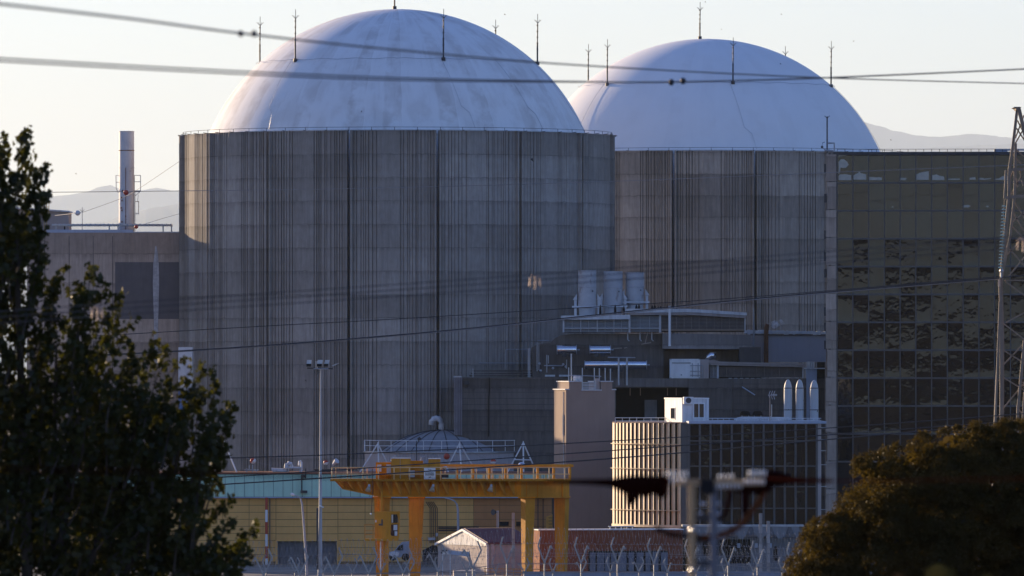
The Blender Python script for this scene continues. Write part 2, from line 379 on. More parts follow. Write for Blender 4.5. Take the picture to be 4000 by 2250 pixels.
# ================================================================ reactor containments
def containment(label, px_c, Y, mat, dmat, apex_py, slots0, rods, zr, seed, ring_r, cable_az):
    cx, cy, r = XX(px_c, Y), Y, 23.0
    t = thing('reactor_containment', label, 'reactor building', (cx, cy, 0), 'reactor buildings of the plant')
    rr = random.Random(seed)
    # shield wall: sixteen cast panels with board marks, open slots between them
    step = 22.9
    for k in range(16):
        a0 = slots0+k*step; a1 = a0+step
        if k == 15: a1 = slots0+360
        gap = .42  # degrees each side
        pts = []       # (angle, radius)
        a, e = a0+gap, a1-gap
        L = e-a; mid0, mid1 = a+L*.36, a+L*.58
        # raised smooth edges, ribbed fields, smooth bay in the middle
        pts += [(a, r+.30), (a+.42, r+.30), (a+.44, r-.10)]
        def field(s0, s1):
            s = s0
            while s < s1-.7:
                wdt = rr.choice((.55, .7, .85, 1.05)); wdt = min(wdt, s1-s-.2); gr = rr.choice((.12, .16, .26)); dp = rr.choice((.10, .14, .20))
                pts.extend([(s, r-.10-dp), (s+gr, r-.10-dp), (s+gr+.02, r-.06-rr.uniform(0,.06)), (s+wdt, r-.06)]); s += wdt+.02
        field(a+.6, mid0); pts.extend([(mid0, r-.04), (mid1, r-.04)]); field(mid1+.05, e-.65)
        pts += [(e-.44, r-.10), (e-.42, r+.30), (e, r+.30)]
        pl = sorted(pts)
        poly = [(cx+q*math.sin(R(b)), cy-q*math.cos(R(b))) for b, q in pl]
        inn = [(cx+(r-.5)*math.sin(R(b)), cy-(r-.5)*math.cos(R(b))) for b in np.linspace(e, a, 12)]
        m = MB(); n = len(poly); ni = len(inn); vs = [(x, y, z) for z in (0, zr) for x, y in poly+inn]; N = n+ni
        m.add(vs, [(i, (i+1) % N, N+(i+1) % N, N+i) for i in range(N)])
        for i in range(n-1):  # top closed in strips
            ii = n+ni-1-min(ni-1, int(i/(n-1)*(ni-1))); i2 = n+ni-1-min(ni-1, int((i+1)/(n-1)*(ni-1)))
            m.add([vs[N+i], vs[N+i+1], vs[N+i2], vs[N+ii]], [(0,1,2,3)] if i2 != ii else [(0,1,2)])
        m.build('wall_panel', mat, t)
    # inner vessel, white painted, seen through the slots; dome above it
    MB().lathe([(20.35, 0), (20.35, zr-.3), (20.0, zr-.3)], (cx, cy), 96).build('inner_vessel', WHITE, t, smooth=False)
    za = ZZ(apex_py, Y); RS = (20.15**2+13.6**2)/(2*13.6); zc = za-RS; prof = []
    z0 = zr-.6
    for i in range(33):
        z = z0+(za-z0)*math.sin(i/32*math.pi/2); prof.append((max(.02, math.sqrt(max(0, RS**2-(z-zc)**2))), z))
    d = MB().lathe(prof, (cx, cy), 128).build('dome', dmat, t, smooth=True)
    # lightning ring conductor and down conductors
    zring = zc+math.sqrt(RS**2-ring_r**2); m = MB()
    n = 90
    for k in range(n):
        a = 2*math.pi*k/n; b = 2*math.pi*(k+1)/n; zo = .10*math.sin(k*1.7)*.6
        p = Vector((cx+(ring_r+.12)*math.sin(a), cy-(ring_r+.12)*math.cos(a), zring+.18+zo)); p2 = Vector((cx+(ring_r+.12)*math.sin(b), cy-(ring_r+.12)*math.cos(b), zring+.18+.06*math.sin((k+1)*1.7)))
        m.tube([p, p2], .022, 4)
    m.build('ring_conductor', GALV, d)
    for az in cable_az:
        pts = []
        for i in range(14):
            f = i/13; rad = ring_r+(20.0-ring_r)*f; z = zc+math.sqrt(max(0, RS**2-rad**2)); aa = az+3.5*f*(1 if i < 11 else 1.7)
            pts.append((cx+(rad+.1)*math.sin(R(aa)), cy-(rad+.1)*math.cos(R(aa)), z+.1))
        MB().tube(pts, .02, 4).build('down_conductor', GALV, d)
    for az, rad, h in rods:
        z = zc+math.sqrt(RS**2-rad**2); b = Vector((cx+rad*math.sin(R(az)), cy-rad*math.cos(R(az)), z-.05)); m = MB()
        m.tube([b, b+Vector((0,0,.35))], .22, 8); m.tube([b, b+Vector((0,0,h*.45))], .085, 6); m.tube([b+Vector((0,0,h*.45)), b+Vector((.03,0,h-.9))], .06, 6)
        for k in range(5): m.tube([b+Vector((0,0,h*(.3+.12*k))), b+Vector((0,0,h*(.3+.12*k)+.12))], .10, 6)
        tp = b+Vector((.03,0,h-.9)); m.tube([tp, tp+Vector((0,0,1.0))], .03, 4)
        for s in range(4):
            aa = R(30+90*s); m.tube([tp, tp+Vector((.42*math.cos(aa), .42*math.sin(aa), .38))], .022, 4)
        m.build('lightning_rod', DARKST, d)
    # thin guard wire standing off the rim
    m = MB(); n = 120
    for k in range(n):
        a, b = 2*math.pi*k/n, 2*math.pi*(k+1)/n; ro = r-.25
        p = Vector((cx+ro*math.sin(a), cy-ro*math.cos(a), zr)); p2 = Vector((cx+ro*math.sin(b), cy-ro*math.cos(b), zr))
        m.tube([p+Vector((0,0,.34)), p2+Vector((0,0,.34))], .022, 4)
        if k % 2 == 0:
            ou = Vector((math.sin(a), -math.cos(a), 0)); m.tube([p, p+Vector((0,0,.36))], .025, 4); m.tube([p, p+ou*.55+Vector((0,0,.05))], .03, 4)
    m.build('guard_wire', DARKST, t)
    # pale coping strip on the rim
    MB().lathe([(20.25, zr-.28), (20.25, zr+.15), (20.7, zr+.15), (20.7, zr-.28)], (cx, cy), 96).build('rim_flashing', WHITED, t)
    return t, cx, cy, zc, RS
Z_RIM = 44.25
D1 = domemat('dome_paint_worn', XX(1553, 900), 900, .48); D2 = domemat('dome_paint_clean', XX(2760, 975), 975, .10)
c1 = containment('nearer containment with streaked dome rising behind the yellow crane', 1553, 900, CON1, D1, 36, -57.6-22.9*5,
    [(-45.2, 14.9, 5.4), (19.5, 14.9, 5.3), (84, 14.9, 5.3), (136, 14.9, 5.2), (-100, 14.9, 5.2), (-20, .9, 4.6)], Z_RIM, 5, 14.9, (-47, 18.5, 44, 74))
c2 = containment('farther containment with clean white dome half hidden by the nearer one', 2760, 975, CON2, D2, 152, -10.6-22.9*7,
    [(-52, 14.6, 5.2), (10.5, 14.6, 5.2), (76, 14.6, 5.2), (140, 14.6, 5.2), (-112, 14.6, 5.2), (-30, 1.6, 4.2)], Z_RIM-.15, 9, 14.6, (-54, 9.0, 78))
# ================================================================ auxiliary building on the left
YL = 897.0
t = thing('auxiliary_building', 'bare concrete building with flat roof carrying the steel vent stack', 'building', (XX(430, YL), YL, 0))
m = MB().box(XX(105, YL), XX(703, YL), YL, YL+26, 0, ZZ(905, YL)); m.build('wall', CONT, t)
for a in (175, 270, 364, 440): MB().box(XX(a-1.2, YL), XX(a+1.2, YL), YL-.02, YL+.05, 5, ZZ(922, YL)).build('formwork_joint', DARKST if a == 0 else CON, t)
MB().box(XX(450, YL), XX(701, YL), YL-.03, YL+.2, ZZ(1246, YL), ZZ(1024, YL)).build('render_patch', plain('dark_render', (.135, .125, .13), .9, 0, .1, .8, .1, .25), t, label='darker rendered patch')
m = MB().pprism([(606,962),(612,962),(617,1000),(620,1030),(622,1100),(618,1245),(616,1430),(603,1430),(601,1240),(597,1110),(599,1030),(604,990)], YL-.05, .1)
m.build('lime_stain', plain('lime_streak', (.46, .45, .45), .9, 0, .25, 3, .1, .5), t)
MB().box(XX(105, YL), XX(520, YL), YL-.05, YL+.9, ZZ(909, YL), ZZ(897, YL)).build('parapet_flashing', BLUEG, t)
MB().box(XX(520, YL), XX(703, YL), YL-.05, YL+.9, ZZ(909, YL), ZZ(905, YL)).build('parapet_flashing', GALV, t)
zroof = ZZ(905, YL)
ph = thing('roof_penthouse', 'beige rendered penthouse with thin roof slab on the concrete roof', 'building', (XX(165, 905), 905, zroof))
MB().pprism([(60,815),(262,829),(268,829),(268,905),(60,905)], 905, 6).build('wall', PINK, ph)
MB().pprism([(55,809),(271,823),(273,829),(55,816)], 904.6, 7).build('roof', WHITED, ph)
MB().pbox(250, 255, 882, 898, 904.95, .1).build('window', DARK, ph)
lad = MB()
for a in (164, 191): lad.ptube([(a,770,903),(a,840,903)], .035, 5)
for a in (173, 182): lad.ptube([(a,770,902.4),(a,905,903)], .045, 5)
for b in (770, 787, 808, 822, 840, 860, 880): lad.ptube([(164,b,903),(191,b,903)] if b < 841 else [(173,b,903),(182,b,903)], .03, 5)
tag(lad.build('roof_ladder', plain('faded_yellow', (.42,.30,.10), .6), origin=P(178,905,903)), 'yellow caged ladder climbing the beige penthouse wall', 'ladder')
pg = thing('roof_canopy', 'low corrugated canopy on steel posts running along the roof', 'canopy', P(440, 905, 901))
cr = MB()
for i in range(54):
    a = 203+i*8.7; cr.pbox(a, a+6.2, 874 if i%2 else 875, 881, 900+.02*(i%2), 2.2)
cr.build('roof_sheet', WHITED, pg, kind='stuff')
MB().pbox(216, 672, 880, 883, 900.1, 2).build('beam', GALV, pg)
for a in (218, 427, 461, 637, 670): MB().pbox(a-2.5, a+2.5, 882, 905, 900.3, .14).build('post', GALV, pg)
# vent stack
YS = 904.0
st = thing('vent_stack', 'weathered white steel chimney with side ladder on the flat concrete roof', 'chimney', P(494, 905, YS))
sm = NG('stack_paint'); pos = sm.n('NewGeometry').outputs['Position']
n1 = sm.noise(sm.vmul(pos, (1,1,.35)), .9, 5, .6); n2 = sm.noise(sm.vmul(pos, (2,2,1.4)), 1.4, 5, .7)
cc = sm.mix(sm.ramp(n1, .3, .7), (.50,.51,.53), (.68,.66,.65)); cc = sm.mix(sm.ramp(n2, .64, .72), cc, (.24,.14,.10))
STK = sm.out(sm.bsdf(cc, .6, 0, .3))
rs = SZ(30, YS); cxs = XX(494.5, YS)
MB().lathe([(rs*1.02, zroof-.1), (rs, zroof+2), (rs*.985, ZZ(512, YS)), (rs*.9, ZZ(512, YS)), (rs*.9, ZZ(560, YS))], (cxs, YS), 32).build('shaft', STK, st, smooth=False)
for b in (514, 655, 795, 588): MB().lathe([(rs*1.0, ZZ(b+1.5, YS)), (rs*1.025, ZZ(b+1, YS)), (rs*1.025, ZZ(b-1, YS)), (rs*1.0, ZZ(b-1.5, YS))], (cxs, YS), 32).build('flange_ring', RUST if b == 588 else STK, st)
m = MB()
for a in (525, 549): m.ptube([(a,685,YS),(a,745,YS)], .04, 5)
for b in (685, 710, 745): m.ptube([(525,b,YS),(549,b,YS)], .035, 5)
m.ptube([(525,749,YS),(547,749,YS)], .05, 5); m.ptube([(547,749,YS),(528,765,YS)], .035, 5); m.ptube([(540,760,YS),(538,785,YS),(542,790,YS)], .03, 5)
m.build('access_cage', GALV, st)
m = MB()
for a in (524, 527.5): m.ptube([(a,745,YS-.3),(a,903,YS-.3)], .03, 4)
for i in range(26): m.ptube([(524,748+i*6,YS-.3),(527.5,748+i*6,YS-.3)], .02, 4)
for b in (787, 835): m.ptube([(528,b,YS),(543,b,YS)], .035, 4)
m.ptube([(542,787,YS),(541,835,YS)], .035, 4); m.build('ladder', GALV, st)
m = MB()
for a, b in ((453,685),(453,712)): m.ptube([(a,b,YS),(464,b,YS)], .03, 4)
m.ptube([(453,685,YS),(454,735,YS),(461,752,YS)], .04, 4); m.build('bracket', GALV, st)
m = MB().ptube([(491,655,YS-rs-.05),(491,900,YS-rs-.05)], .03, 4)
for a, b in ((478,745),(474,772),(476,783),(473,812),(476,822),(491,845),(476,866),(476,878)): m.pbox(a-2, a+2, b-3, b+3, YS-rs-.05, .2)
m.build('cable_run', RUST, st)
o = MB().ptube([(321,809,900),(321,905,900)], .035, 5)
for d in (-9, 9): o.ptube([(321,828,900),(321+d,818,900)], .025, 4)
tag(o.build('lightning_mast', GALV, origin=P(321,905,900)), 'thin pronged lightning mast standing between the penthouse and stack', 'mast')
# white louvred sheet at the foot of the wall, next to the containment
t = thing('clad_stair_shaft', 'narrow shaft of white and blue sheeting against the containment foot', 'stair tower', P(723, 2100, 874))
m = MB()
for i in range(9): a = 697+i*5.9; m.pbox(a, a+4.2, 1356, 1525, 874, .5)
m.pbox(697, 750, 1356, 1525, 874.15, 3.2); m.build('white_sheet', WHITE, t)
m = MB()
for i in range(9): a = 697+i*5.9; m.pbox(a, a+4.2, 1527, 1600, 874, .5)
m.pbox(697, 750, 1527, 1600, 874.15, 3.2); m.build('blue_sheet', plain('blue_sheet', (.10,.20,.42), .5), t, label='blue sheeted lower bay')
MB().pbox(697, 750, 1602, 2194, 874.1, 3.2).build('lower_wall', CONL, t)
# ================================================================ concrete auxiliary block in the middle
YA = 866.0
t = thing('auxiliary_block', 'stepped bare concrete block with louvred roof houses between the containments', 'building', (XX(2450, YA), YA, 0))
# lower tier with the dark recess
for a, b, u, v in ((1778,2405,1478,2230),(2405,2768,1478,1512),(2768,3222,1478,2230),(2405,2768,1652,2230)):
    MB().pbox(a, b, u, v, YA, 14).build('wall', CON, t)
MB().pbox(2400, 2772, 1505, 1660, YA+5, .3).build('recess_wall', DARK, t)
MB().pbox(2405, 2768, 1512, 1516, YA+.3, 4).build('recess_lintel', CON, t)
MB().pbox(1774, 2200, 1474, 1481, YA-.12, 2).build('coping', CON, t)
MB().pbox(2690, 2860, 1480, 1660, YA-.25, .3).build('pilaster', CON, t)
for b in (1508, 1532, 1556, 1580, 1604, 1628, 1660): MB().pbox(1800, 2165, b-.8, b+.8, YA-.03, .1).build('board_joint', DARKST, t)
for b in (1500, 1520, 1547, 1578, 1602, 1622): MB().pbox(2868, 3150, b-.7, b+.7, YA-.03, .1).build('board_joint', DARKST, t)
m = MB().ptube([(1912,1474,YA-.1),(1912,1510,YA-.1),(1909,1560,YA-.1),(1909,1705,YA-.1)], .06, 5); m.build('down_pipe', DARK, t)
for a in (1777, 1783, 1789, 1796, 1803): MB().pbox(a-2.4, a+2.2, 1474, 1700, YA-.25, .2).build('riser_duct', plain('duct_mauve',(.22,.2,.21),.7), t)
MB().pbox(1772, 1803, 1469, 1474, YA-.3, .4).build('duct_header', GALV, t)
MB().pprism([(1812,1489),(1832,1489),(1834,1502),(1810,1502)], YA-.6, .7).build('lamp_hood', DARKST, t)
MB().pbox(2518, 2566, 1562, 1652, YA+4.2, .2).build('door', plain('grey_door', (.22,.21,.21)), t)
for a in (2460, 2500, 2606, 2640): MB().pbox(a, a+3, 1516, 1545, YA+1.5, .1).build('hanger_rod', BEIGE, t)
# second tier, rounded corner
YB = YA+4
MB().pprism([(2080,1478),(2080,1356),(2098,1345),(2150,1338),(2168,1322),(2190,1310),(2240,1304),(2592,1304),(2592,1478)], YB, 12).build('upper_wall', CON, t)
for a, b, u, v in ((2592,2892,1362,1478),): MB().pbox(a, b, u, v, YB+1.6, 9).build('set_back_wall', plain('brown_concrete', (.17,.135,.115), .9, 0, .2, .5, .1, .6), t)
MB().pprism([(2588,1302),(2935,1308),(2935,1354),(2892,1364),(2588,1362)], YB-1.2, 6).build('parapet_beam', CONL, t)
MB().pbox(2168, 2592, 1354, 1358, YB-.1, .3).build('string_course', CON, t)
MB().pbox(2888, 2972, 1356, 1478, YB-2.2, 5).build('machine_box', DARKST, t)
for a in (2062, 2068): MB().pbox(a, a+3, 1360, 1476, YB-.4, .3).build('conduit', GALV, t)
m = MB().ptube([(1978,1365,YB+6),(2074,1365,YB+6)], .05, 4).ptube([(1976,1365,YB+6),(1976,1440,YB+6)], .05, 4).ptube([(1870,1418,YB+6),(2070,1418,YB+6)], .04, 4).ptube([(1848,1440,YB),(1848,1475,YB)], .05, 4)
m.build('pipe_run', GALV, t)
for u, d in ((1446,.1),(1456,.5),(1465,.9)): MB().pbox(1846-d*14, 2078, u, u+6, YB+5-d, .4).build('roof_step', CON, t)
m = MB().ptube([(2098,1337,YB-.5),(2098,1450,YB-.5)], .05, 5).ptube([(2105,1340,YB-.5),(2105,1446,YB-.5)], .04, 5).ptube([(2098,1330,YB-.5),(2145,1330,YB-.5)], .05, 5)
m.ptube([(2136,1386,YB-.6),(2136,1455,YB-.6)], .05, 5).ptube([(2142,1388,YB-.6),(2142,1420,YB-.6)], .05, 5).ptube([(2125,1428,YB-.6),(2198,1429,YB-.6)], .06, 5).ptube([(2213,1405,YB-.6),(2213,1440,YB-.6)], .05, 5)
m.build('process_pipe', GALV, t)
for a, b in ((2107,1420),(2210,1432),(2112,1448),(2200,1424),(2160,1438)): MB().sphere(P(a,b,YB-.5), .14, 8).build('valve', GALV, t)
for a, b in ((2129,2168),(2184,2222)): MB().pbox(a, b, 1464, 1471, YB-1.2, 1).build('vent_grille', WHITED, t)
for a in (2452, 2500, 2546): MB().ptube([(a,1290,YB-.2),(a,1326,YB-.2),(a+5,1331,YB-.6)], .07, 5).build('overflow_pipe', WHITED, t)
m = MB().ptube([(2505,1345,YB-.6),(2543,1338,YB-.6)], .05, 4).ptube([(2520,1340,YB-.6),(2532,1292,YB-.6)], .04, 4).ptube([(2395,1362,YB-.6),(2430,1360,YB-.6)], .06, 4).ptube([(2438,1360,YB-.6),(2450,1357,YB-.6)], .05, 4)
m.build('wall_aerial', plain('weathered_brass', (.4,.33,.27)), t)
# louvre houses
def slats(a0, a1, b0, b1, Y, pitch, mt, par, nm='louver'):
    m = MB(); b = b0
    while b < b1-1:
        z = ZZ(b, Y); h = SZ(pitch*.62, Y)
        m.add([(XX(a0,Y), Y+.16, z), (XX(a1,Y), Y+.16, z), (XX(a1,Y), Y-.02, z-h), (XX(a0,Y), Y-.02, z-h), (XX(a0,Y), Y+.0, z-h-.02), (XX(a1,Y), Y+.0, z-h-.02), (XX(a1,Y), Y+.18, z-.02), (XX(a0,Y), Y+.18, z-.02)], [(0,1,2,3),(3,2,5,4),(4,5,6,7)]); b += pitch
    m.build(nm, mt, par, kind='stuff')
def louver_house(label, pts_roof, bays, Y, floor_b, col_posts, origin):
    h = thing('louver_house', label, 'plant room', origin, 'louvred roof houses')
    for poly, mt in pts_roof: MB().pprism(poly, Y-.5, 7).build('roof_slab', mt, h)
    for a0, a1, b0, b1, mt, pitch in bays:
        MB().pbox(a0, a1, b0-3, b1+2, Y+.25, 5).build('back_wall', DARK, h); slats(a0, a1, b0, b1, Y, pitch, mt, h)
        n = max(2, int((a1-a0)/29))
        for i in range(1, n): a = a0+(a1-a0)*i/n; MB().pbox(a-.9, a+.9, b0, b1, Y-.05, .12).build('louver_stile', mt, h)
    for a, b, u, v in col_posts: MB().pbox(a, b, u, v, Y-.2, .4).build('post', LOUV, h)
    return h
YC = YA+3
h = louver_house('pale louvred plant room under the three white silos', [([(2192,1233),(2462,1229),(2462,1247),(2192,1249)], WHITED), ([(2440,1219),(2448,1206),(2500,1206),(2690,1206),(2918,1221),(2918,1232),(2690,1219),(2440,1222)], WHITED), ([(2690,1220),(2916,1233),(2916,1243),(2690,1230),(2460,1231),(2460,1222)], LOUVD)],
    [(2203,2460,1251,1296,LOUV,5.2),(2464,2574,1234,1296,LOUV,5.2),(2584,2908,1236,1294,LOUVD,5.4)], YC, 1296,
    [(2198,2205,1250,1298),(2455,2463,1246,1298),(2574,2583,1228,1298),(2908,2912,1236,1296),(2203,2460,1281,1284),(2464,2574,1281,1284)], P(2550,1296,YC))
MB().pbox(2584, 2908, 1287, 1291, YC-.25, .2).build('kick_rail', plain('tan_rail',(.33,.25,.19)), h)
for a in (2269, 2334, 2399): MB().pbox(a-1.2, a+1.2, 1249, 1297, YC-.12, .15).build('post', LOUV, h)
h = louver_house('brown louvred plant room beside the white site container', [([(2768,1407),(2790,1405),(2810,1412),(3148,1421),(3148,1429),(2768,1419)], LOUVD), ([(2772,1420),(3146,1430),(3146,1435),(2772,1426)], LOUVD)],
    [(2772,2800,1427,1476,LOUV,5.0),(2808,3134,1432,1472,LOUVD,4.6)], YA+1.5, 1478, [(2800,2808,1425,1478),(3134,3138,1434,1478)], P(2960,1478,YA+1.5))
m = MB()
for i in range(14): m.pbox(2846+i*22, 2846+i*22+13, 1476+i*.25, 1478.5+i*.25, YA+.9, .3)
m.build('sill_flashing', WHITED, h, kind='stuff')
# three white silos with support frames
YV = YA+7
def silo(a0, a1, top, bot, label, Y):
    s = thing('silo', label, 'silo', P((a0+a1)/2, bot, Y), 'white silos on the louvred roof'); cx, r = XX((a0+a1)/2, Y), SZ((a1-a0)/2, Y); z0, z1 = ZZ(bot, Y), ZZ(top, Y)
    MB().lathe([(r*.88, z0), (r*.9, z0+.7), (r, z0+1.0), (r, z1), (r*.93, z1), (r*.93, z1-1.5)], (cx, Y), 30).build('shell', SILOP, s, smooth=False)
    for f in (.62, .82): MB().lathe([(r, z0+(z1-z0)*f-.05), (r+.05, z0+(z1-z0)*f), (r, z0+(z1-z0)*f+.05)], (cx, Y), 30).build('weld_band', SILOP, s)
    zb = z0+1.15
    for sx in (-1, 1):
        x = cx+sx*(r+.12)
        m = MB().prism([(x-.02*sx, zb+.55+.55), (x-.02*sx, zb+.45), (x+sx*.42, zb+.45)], Y-.25, Y+.25); m.build('lug', WHITED, s)
        MB().box(x+sx*.15-.13, x+sx*.15+.13, Y-.2, Y+.2, z0, zb+.42).build('support_leg', WHITED, s)
    MB().box(cx-r-.62, cx+r+.5, Y-r-.2, Y-r, zb-.35, zb-.18).build('platform_beam', WHITED, s)
    MB().box(cx+r*.55, cx+r*.55+.1, Y-r-.02, Y-r*.6, z0+(z1-z0)*.52, z0+(z1-z0)*.55).build('name_plate', DARKST, s)
    return s
g = NG('silo_paint'); pos = g.n('NewGeometry').outputs['Position']; n1 = g.noise(pos, .9, 4, .6); n2 = g.noise(g.vmul(pos, (1.5,1.5,.5)), 1.0, 4, .65)
cc = g.mix(g.ramp(n1,.3,.7), (.42,.42,.43), (.52,.52,.52)); cc = g.mix(g.ramp(n2,.58,.66), cc, (.33,.29,.28)); SILOP = g.out(g.bsdf(cc,.6,0,.3))
silo(2258, 2329, 1055, 1232, 'broad white silo standing first in the row, nearest the striped containment', YV)
silo(2358, 2432, 1060, 1230, 'middle white silo between its two neighbours on the louvred roof', YV+2)
silo(2444, 2517, 1064, 1214, 'shortest looking white silo with its foot hidden behind the raised roof slab', YV+3)
dk = [(2345,1190,1232),(2403,1190,1232),(2437,1195,1230),(2486,1189,1211),(2496,1188,1211),(2548,1192,1208),(2558,1191,1208),(2571,1196,1208),(2581,1196,1208),(2632,1199,1210),(2642,1198,1210)]
VL = ['tall dark vent cowl between the broad first silo and the middle silo', 'tall dark vent cowl directly before the middle silo', 'tall dark vent cowl at the step where the roof slab rises',
 'short dark vent cowl before the third silo, the farther of its pair from the standpipe', 'short dark vent cowl before the third silo, the nearer of its pair to the standpipe',
 'first cowl of the close pair just past the third silo', 'second cowl of the close pair just past the third silo', 'first cowl of the pair next before the white standpipe', 'second cowl of the pair next before the white standpipe',
 'first cowl of the pair just past the white standpipe', 'last and smallest dark vent cowl on the sloping roof, past the standpipe']
for i, (a, u, v) in enumerate(dk):
    r = SZ(5.0, YC+.6); z0, z1 = ZZ(v, YC+.6)-.15, ZZ(u, YC+.6)
    o = MB().lathe([(r*.8, z0), (r, z0+(z1-z0)*.3), (r*.85, z0+(z1-z0)*.7), (r*.3, z1-.05), (.02, z1)], (XX(a, YC+.6), YC+.6), 10).build('roof_vent', DARK, None, (XX(a, YC+.6), YC+.6, z0), smooth=True)
    tag(o, VL[i], 'vent', 'dark vent cowls on the louvred roof')
# pressure vessels
def vessel(a0, a1, u, v, label, Y, saddles):
    s = thing('pressure_vessel', label, 'tank', P((a0+a1)/2, v, Y), 'shiny tanks on the concrete block'); r = SZ((v-u)/2, Y); z = ZZ((u+v)/2, Y)
    MB().drum((XX(a0,Y)+r*.35, Y, z), (XX(a1,Y)-r*.35, Y, z), r, 22).build('shell', SHINY, s, smooth=True)
    for a in saddles: MB().pbox(a-9, a+9, v-4, v+10, Y-.3, .6).build('saddle', DARKST, s)
    for a in (a0+4, a1-4): MB().lathe([(.1, z)], (0,0), 3) if 0 else MB().tube([(XX(a,Y)-.04,Y,z),(XX(a,Y)+.04,Y,z)], r*1.03, 22).build('end_band', GALV, s)
    MB().ptube([(a1,(u+v)/2,Y),(a1+8,(u+v)/2,Y)], .08, 6).build('nozzle', GALV, s)
vessel(2172, 2256, 1348, 1384, 'short shiny tank fixed high on the wall, nearer the striped containment', YB-1.6, (2204, 2230))
vessel(2300, 2389, 1348, 1384, 'short shiny tank fixed high on the wall beside the wall aerial', YB-1.6, (2330, 2355))
vessel(2280, 2530, 1408, 1442, 'long shiny horizontal tank behind the rods of the tower roof', YB-2.0, (2385, 2425))
# white site container on the block
s = thing('site_container', 'white site container with closed door standing on the concrete block', 'container', P(2676, 1478, YA+1.0))
MB().pbox(2617, 2735, 1402, 1478, YA+1.0, 3).build('body', WHITE, s)
MB().pbox(2629, 2696, 1420, 1476, YA+.93, .1).build('door', WHITE, s)
MB().pbox(2625, 2698, 1416.5, 1419, YA+.9, .12).build('door_track', DARKST, s)
MB().pbox(2659, 2664, 1463, 1466, YA+.85, .1).build('door_handle', DARKST, s)
for a, b in ((2617,1402),(2729,1402),(2617,1473),(2729,1473)): MB().pbox(a, a+6, b, b+5, YA+.95, .2).build('corner_casting', GALV, s)
m = MB()
for a in (2705, 2727): m.ptube([(a,1418,YA+.8),(a,1472,YA+.8)], .04, 4)
for b in (1428, 1450, 1466): m.ptube([(2696,b,YA+.8),(2746,b,YA+.8)], .035, 4)
m.ptube([(2746,1428,YA+.8),(2746,1478,YA+.8)], .04, 4); m.build('cage_ladder', GALV, s)
MB().pbox(2735, 2769, 1404, 1478, YA+1.1, 3).build('annex', PINK, s, label='beige annex')
m = MB().ptube([(2766,1408,YA+2.2),(2768,1394,YA+2.2),(2777,1388,YA+2.2),(2797,1388,YA+2.2)], .36, 14)
tag(m.build('bent_duct', SHINY, None, P(2766,1408,YA+2.2), smooth=True), 'short bent shiny duct rising behind the white site container', 'duct')
# pale plant building with torn roof edge, rusty flue
YP = 884.0
s = thing('pale_plant_building', 'pale flat faced plant building with a ragged white roof edge', 'building', P(3070, 1412, YP))
MB().pbox(2930, 3226, 1308, 1414, YP, 12).build('wall', plain('pale_wall', (.50,.50,.54), .8, 0, .05, .6, .2, .15), s)
MB().pbox(2930, 2988, 1308, 1414, YP-.15, .3).build('side_panel', PINK, s)
m = MB(); rr = random.Random(8); a = 2908
while a < 3226: b = a+rr.uniform(9, 24); m.pbox(a, b, 1288+rr.uniform(-1.5,2.5)+ (a-2908)*.02, 1303+rr.uniform(-2,3)+(a-2908)*.012, YP-.3-rr.uniform(0,.1), 2); a = b+.8
m.build('roof_flashing', WHITE, s, kind='stuff')
m = MB()
for i in range(22): a = rr.uniform(2950, 3190); m.bar(P(a, 1304, YP-.5), P(a+rr.uniform(-8,8), 1304-rr.uniform(4,14), YP-.5), .05)
m.build('loose_strip', WHITE, s, kind='stuff')
MB().pbox(2930, 3226, 1306, 1310, YP-.2, .2).build('drip_edge', DARKST, s)
m = MB().ptube([(2993,1416,YP-1.2),(2993,1290,YP-1.2),(2994,1278,YP-1.2),(2998,1266,YP-1.2)], [.23,.23,.25,.2], 12)
tag(m.build('flue_pipe', RUST, None, P(2993,1416,YP-1.2)), 'rusty flue pipe smoking in front of the pale building', 'chimney')
sm = MB().ptube([(2998,1268,YP-1.2),(3010,1264,YP-1.2),(3022,1270,YP-1.1),(3036,1262,YP-1),(3050,1258,YP-1),(3066,1266,YP-1)], [.12,.3,.42,.45,.35,.1], 10)
q = NG('flue_smoke'); v = q.n('VolumePrincipled'); tc = q.n('NewGeometry').outputs['Position']; nn = q.noise(tc, 2.0, 4, .6)
q.l(q.math('MULTIPLY', q.ramp(nn, .46, .70), 2.6), v.inputs['Density']); v.inputs['Color'].default_value = (.85,.87,.9,1)
o = tag(sm.build('smoke', q.out(None, v.outputs[0]), None, P(2998,1268,YP-1.2)), 'thin wisp of smoke drifting from the rusty flue pipe', 'smoke'); 
m = MB().ptube([(2944,1205,YP-2),(2944,1362,YP-2)], [.06,.13], 8); tag(m.build('grey_mast', GALV, None, P(2944,1362,YP-2)), 'slim grey mast rising beside the rusty flue', 'mast')
m = MB().ptube([(2616,1195,YC-1.2),(2616,1350,YC-1.2)], .13, 8).pbox(2611, 2621, 1347, 1352, YC-1.4, .4); tag(m.build('white_standpipe', WHITE, None, P(2616,1352,YC-1.2)), 'white standpipe crossing the louvred plant room', 'pipe')
s = thing('clad_duct', 'blue grey corrugated duct shaft behind the white bullet tanks', 'duct', P(3170, 1640, YA-.8)); m = MB()
for i in range(7): m.pbox(3151+i*5.8, 3151+i*5.8+4.2, 1441, 1645, YA-.8, .2)
m.pbox(3151, 3191, 1441, 1645, YA-.7, 1.4); m.build('sheeting', BLUEG, s); MB().pbox(3143, 3222, 1437, 1441, YA-1, 2).build('cap_sheet', WHITED, s)
for i in range(6): MB().pbox(3152+i*4.6, 3152+i*4.6+2.5, 1412, 1438, YA-.2, .2).build('fin', GALV, s)
MB().pbox(3192, 3222, 1414, 1480, YA+1, 1).build('dark_opening', DARK, s)
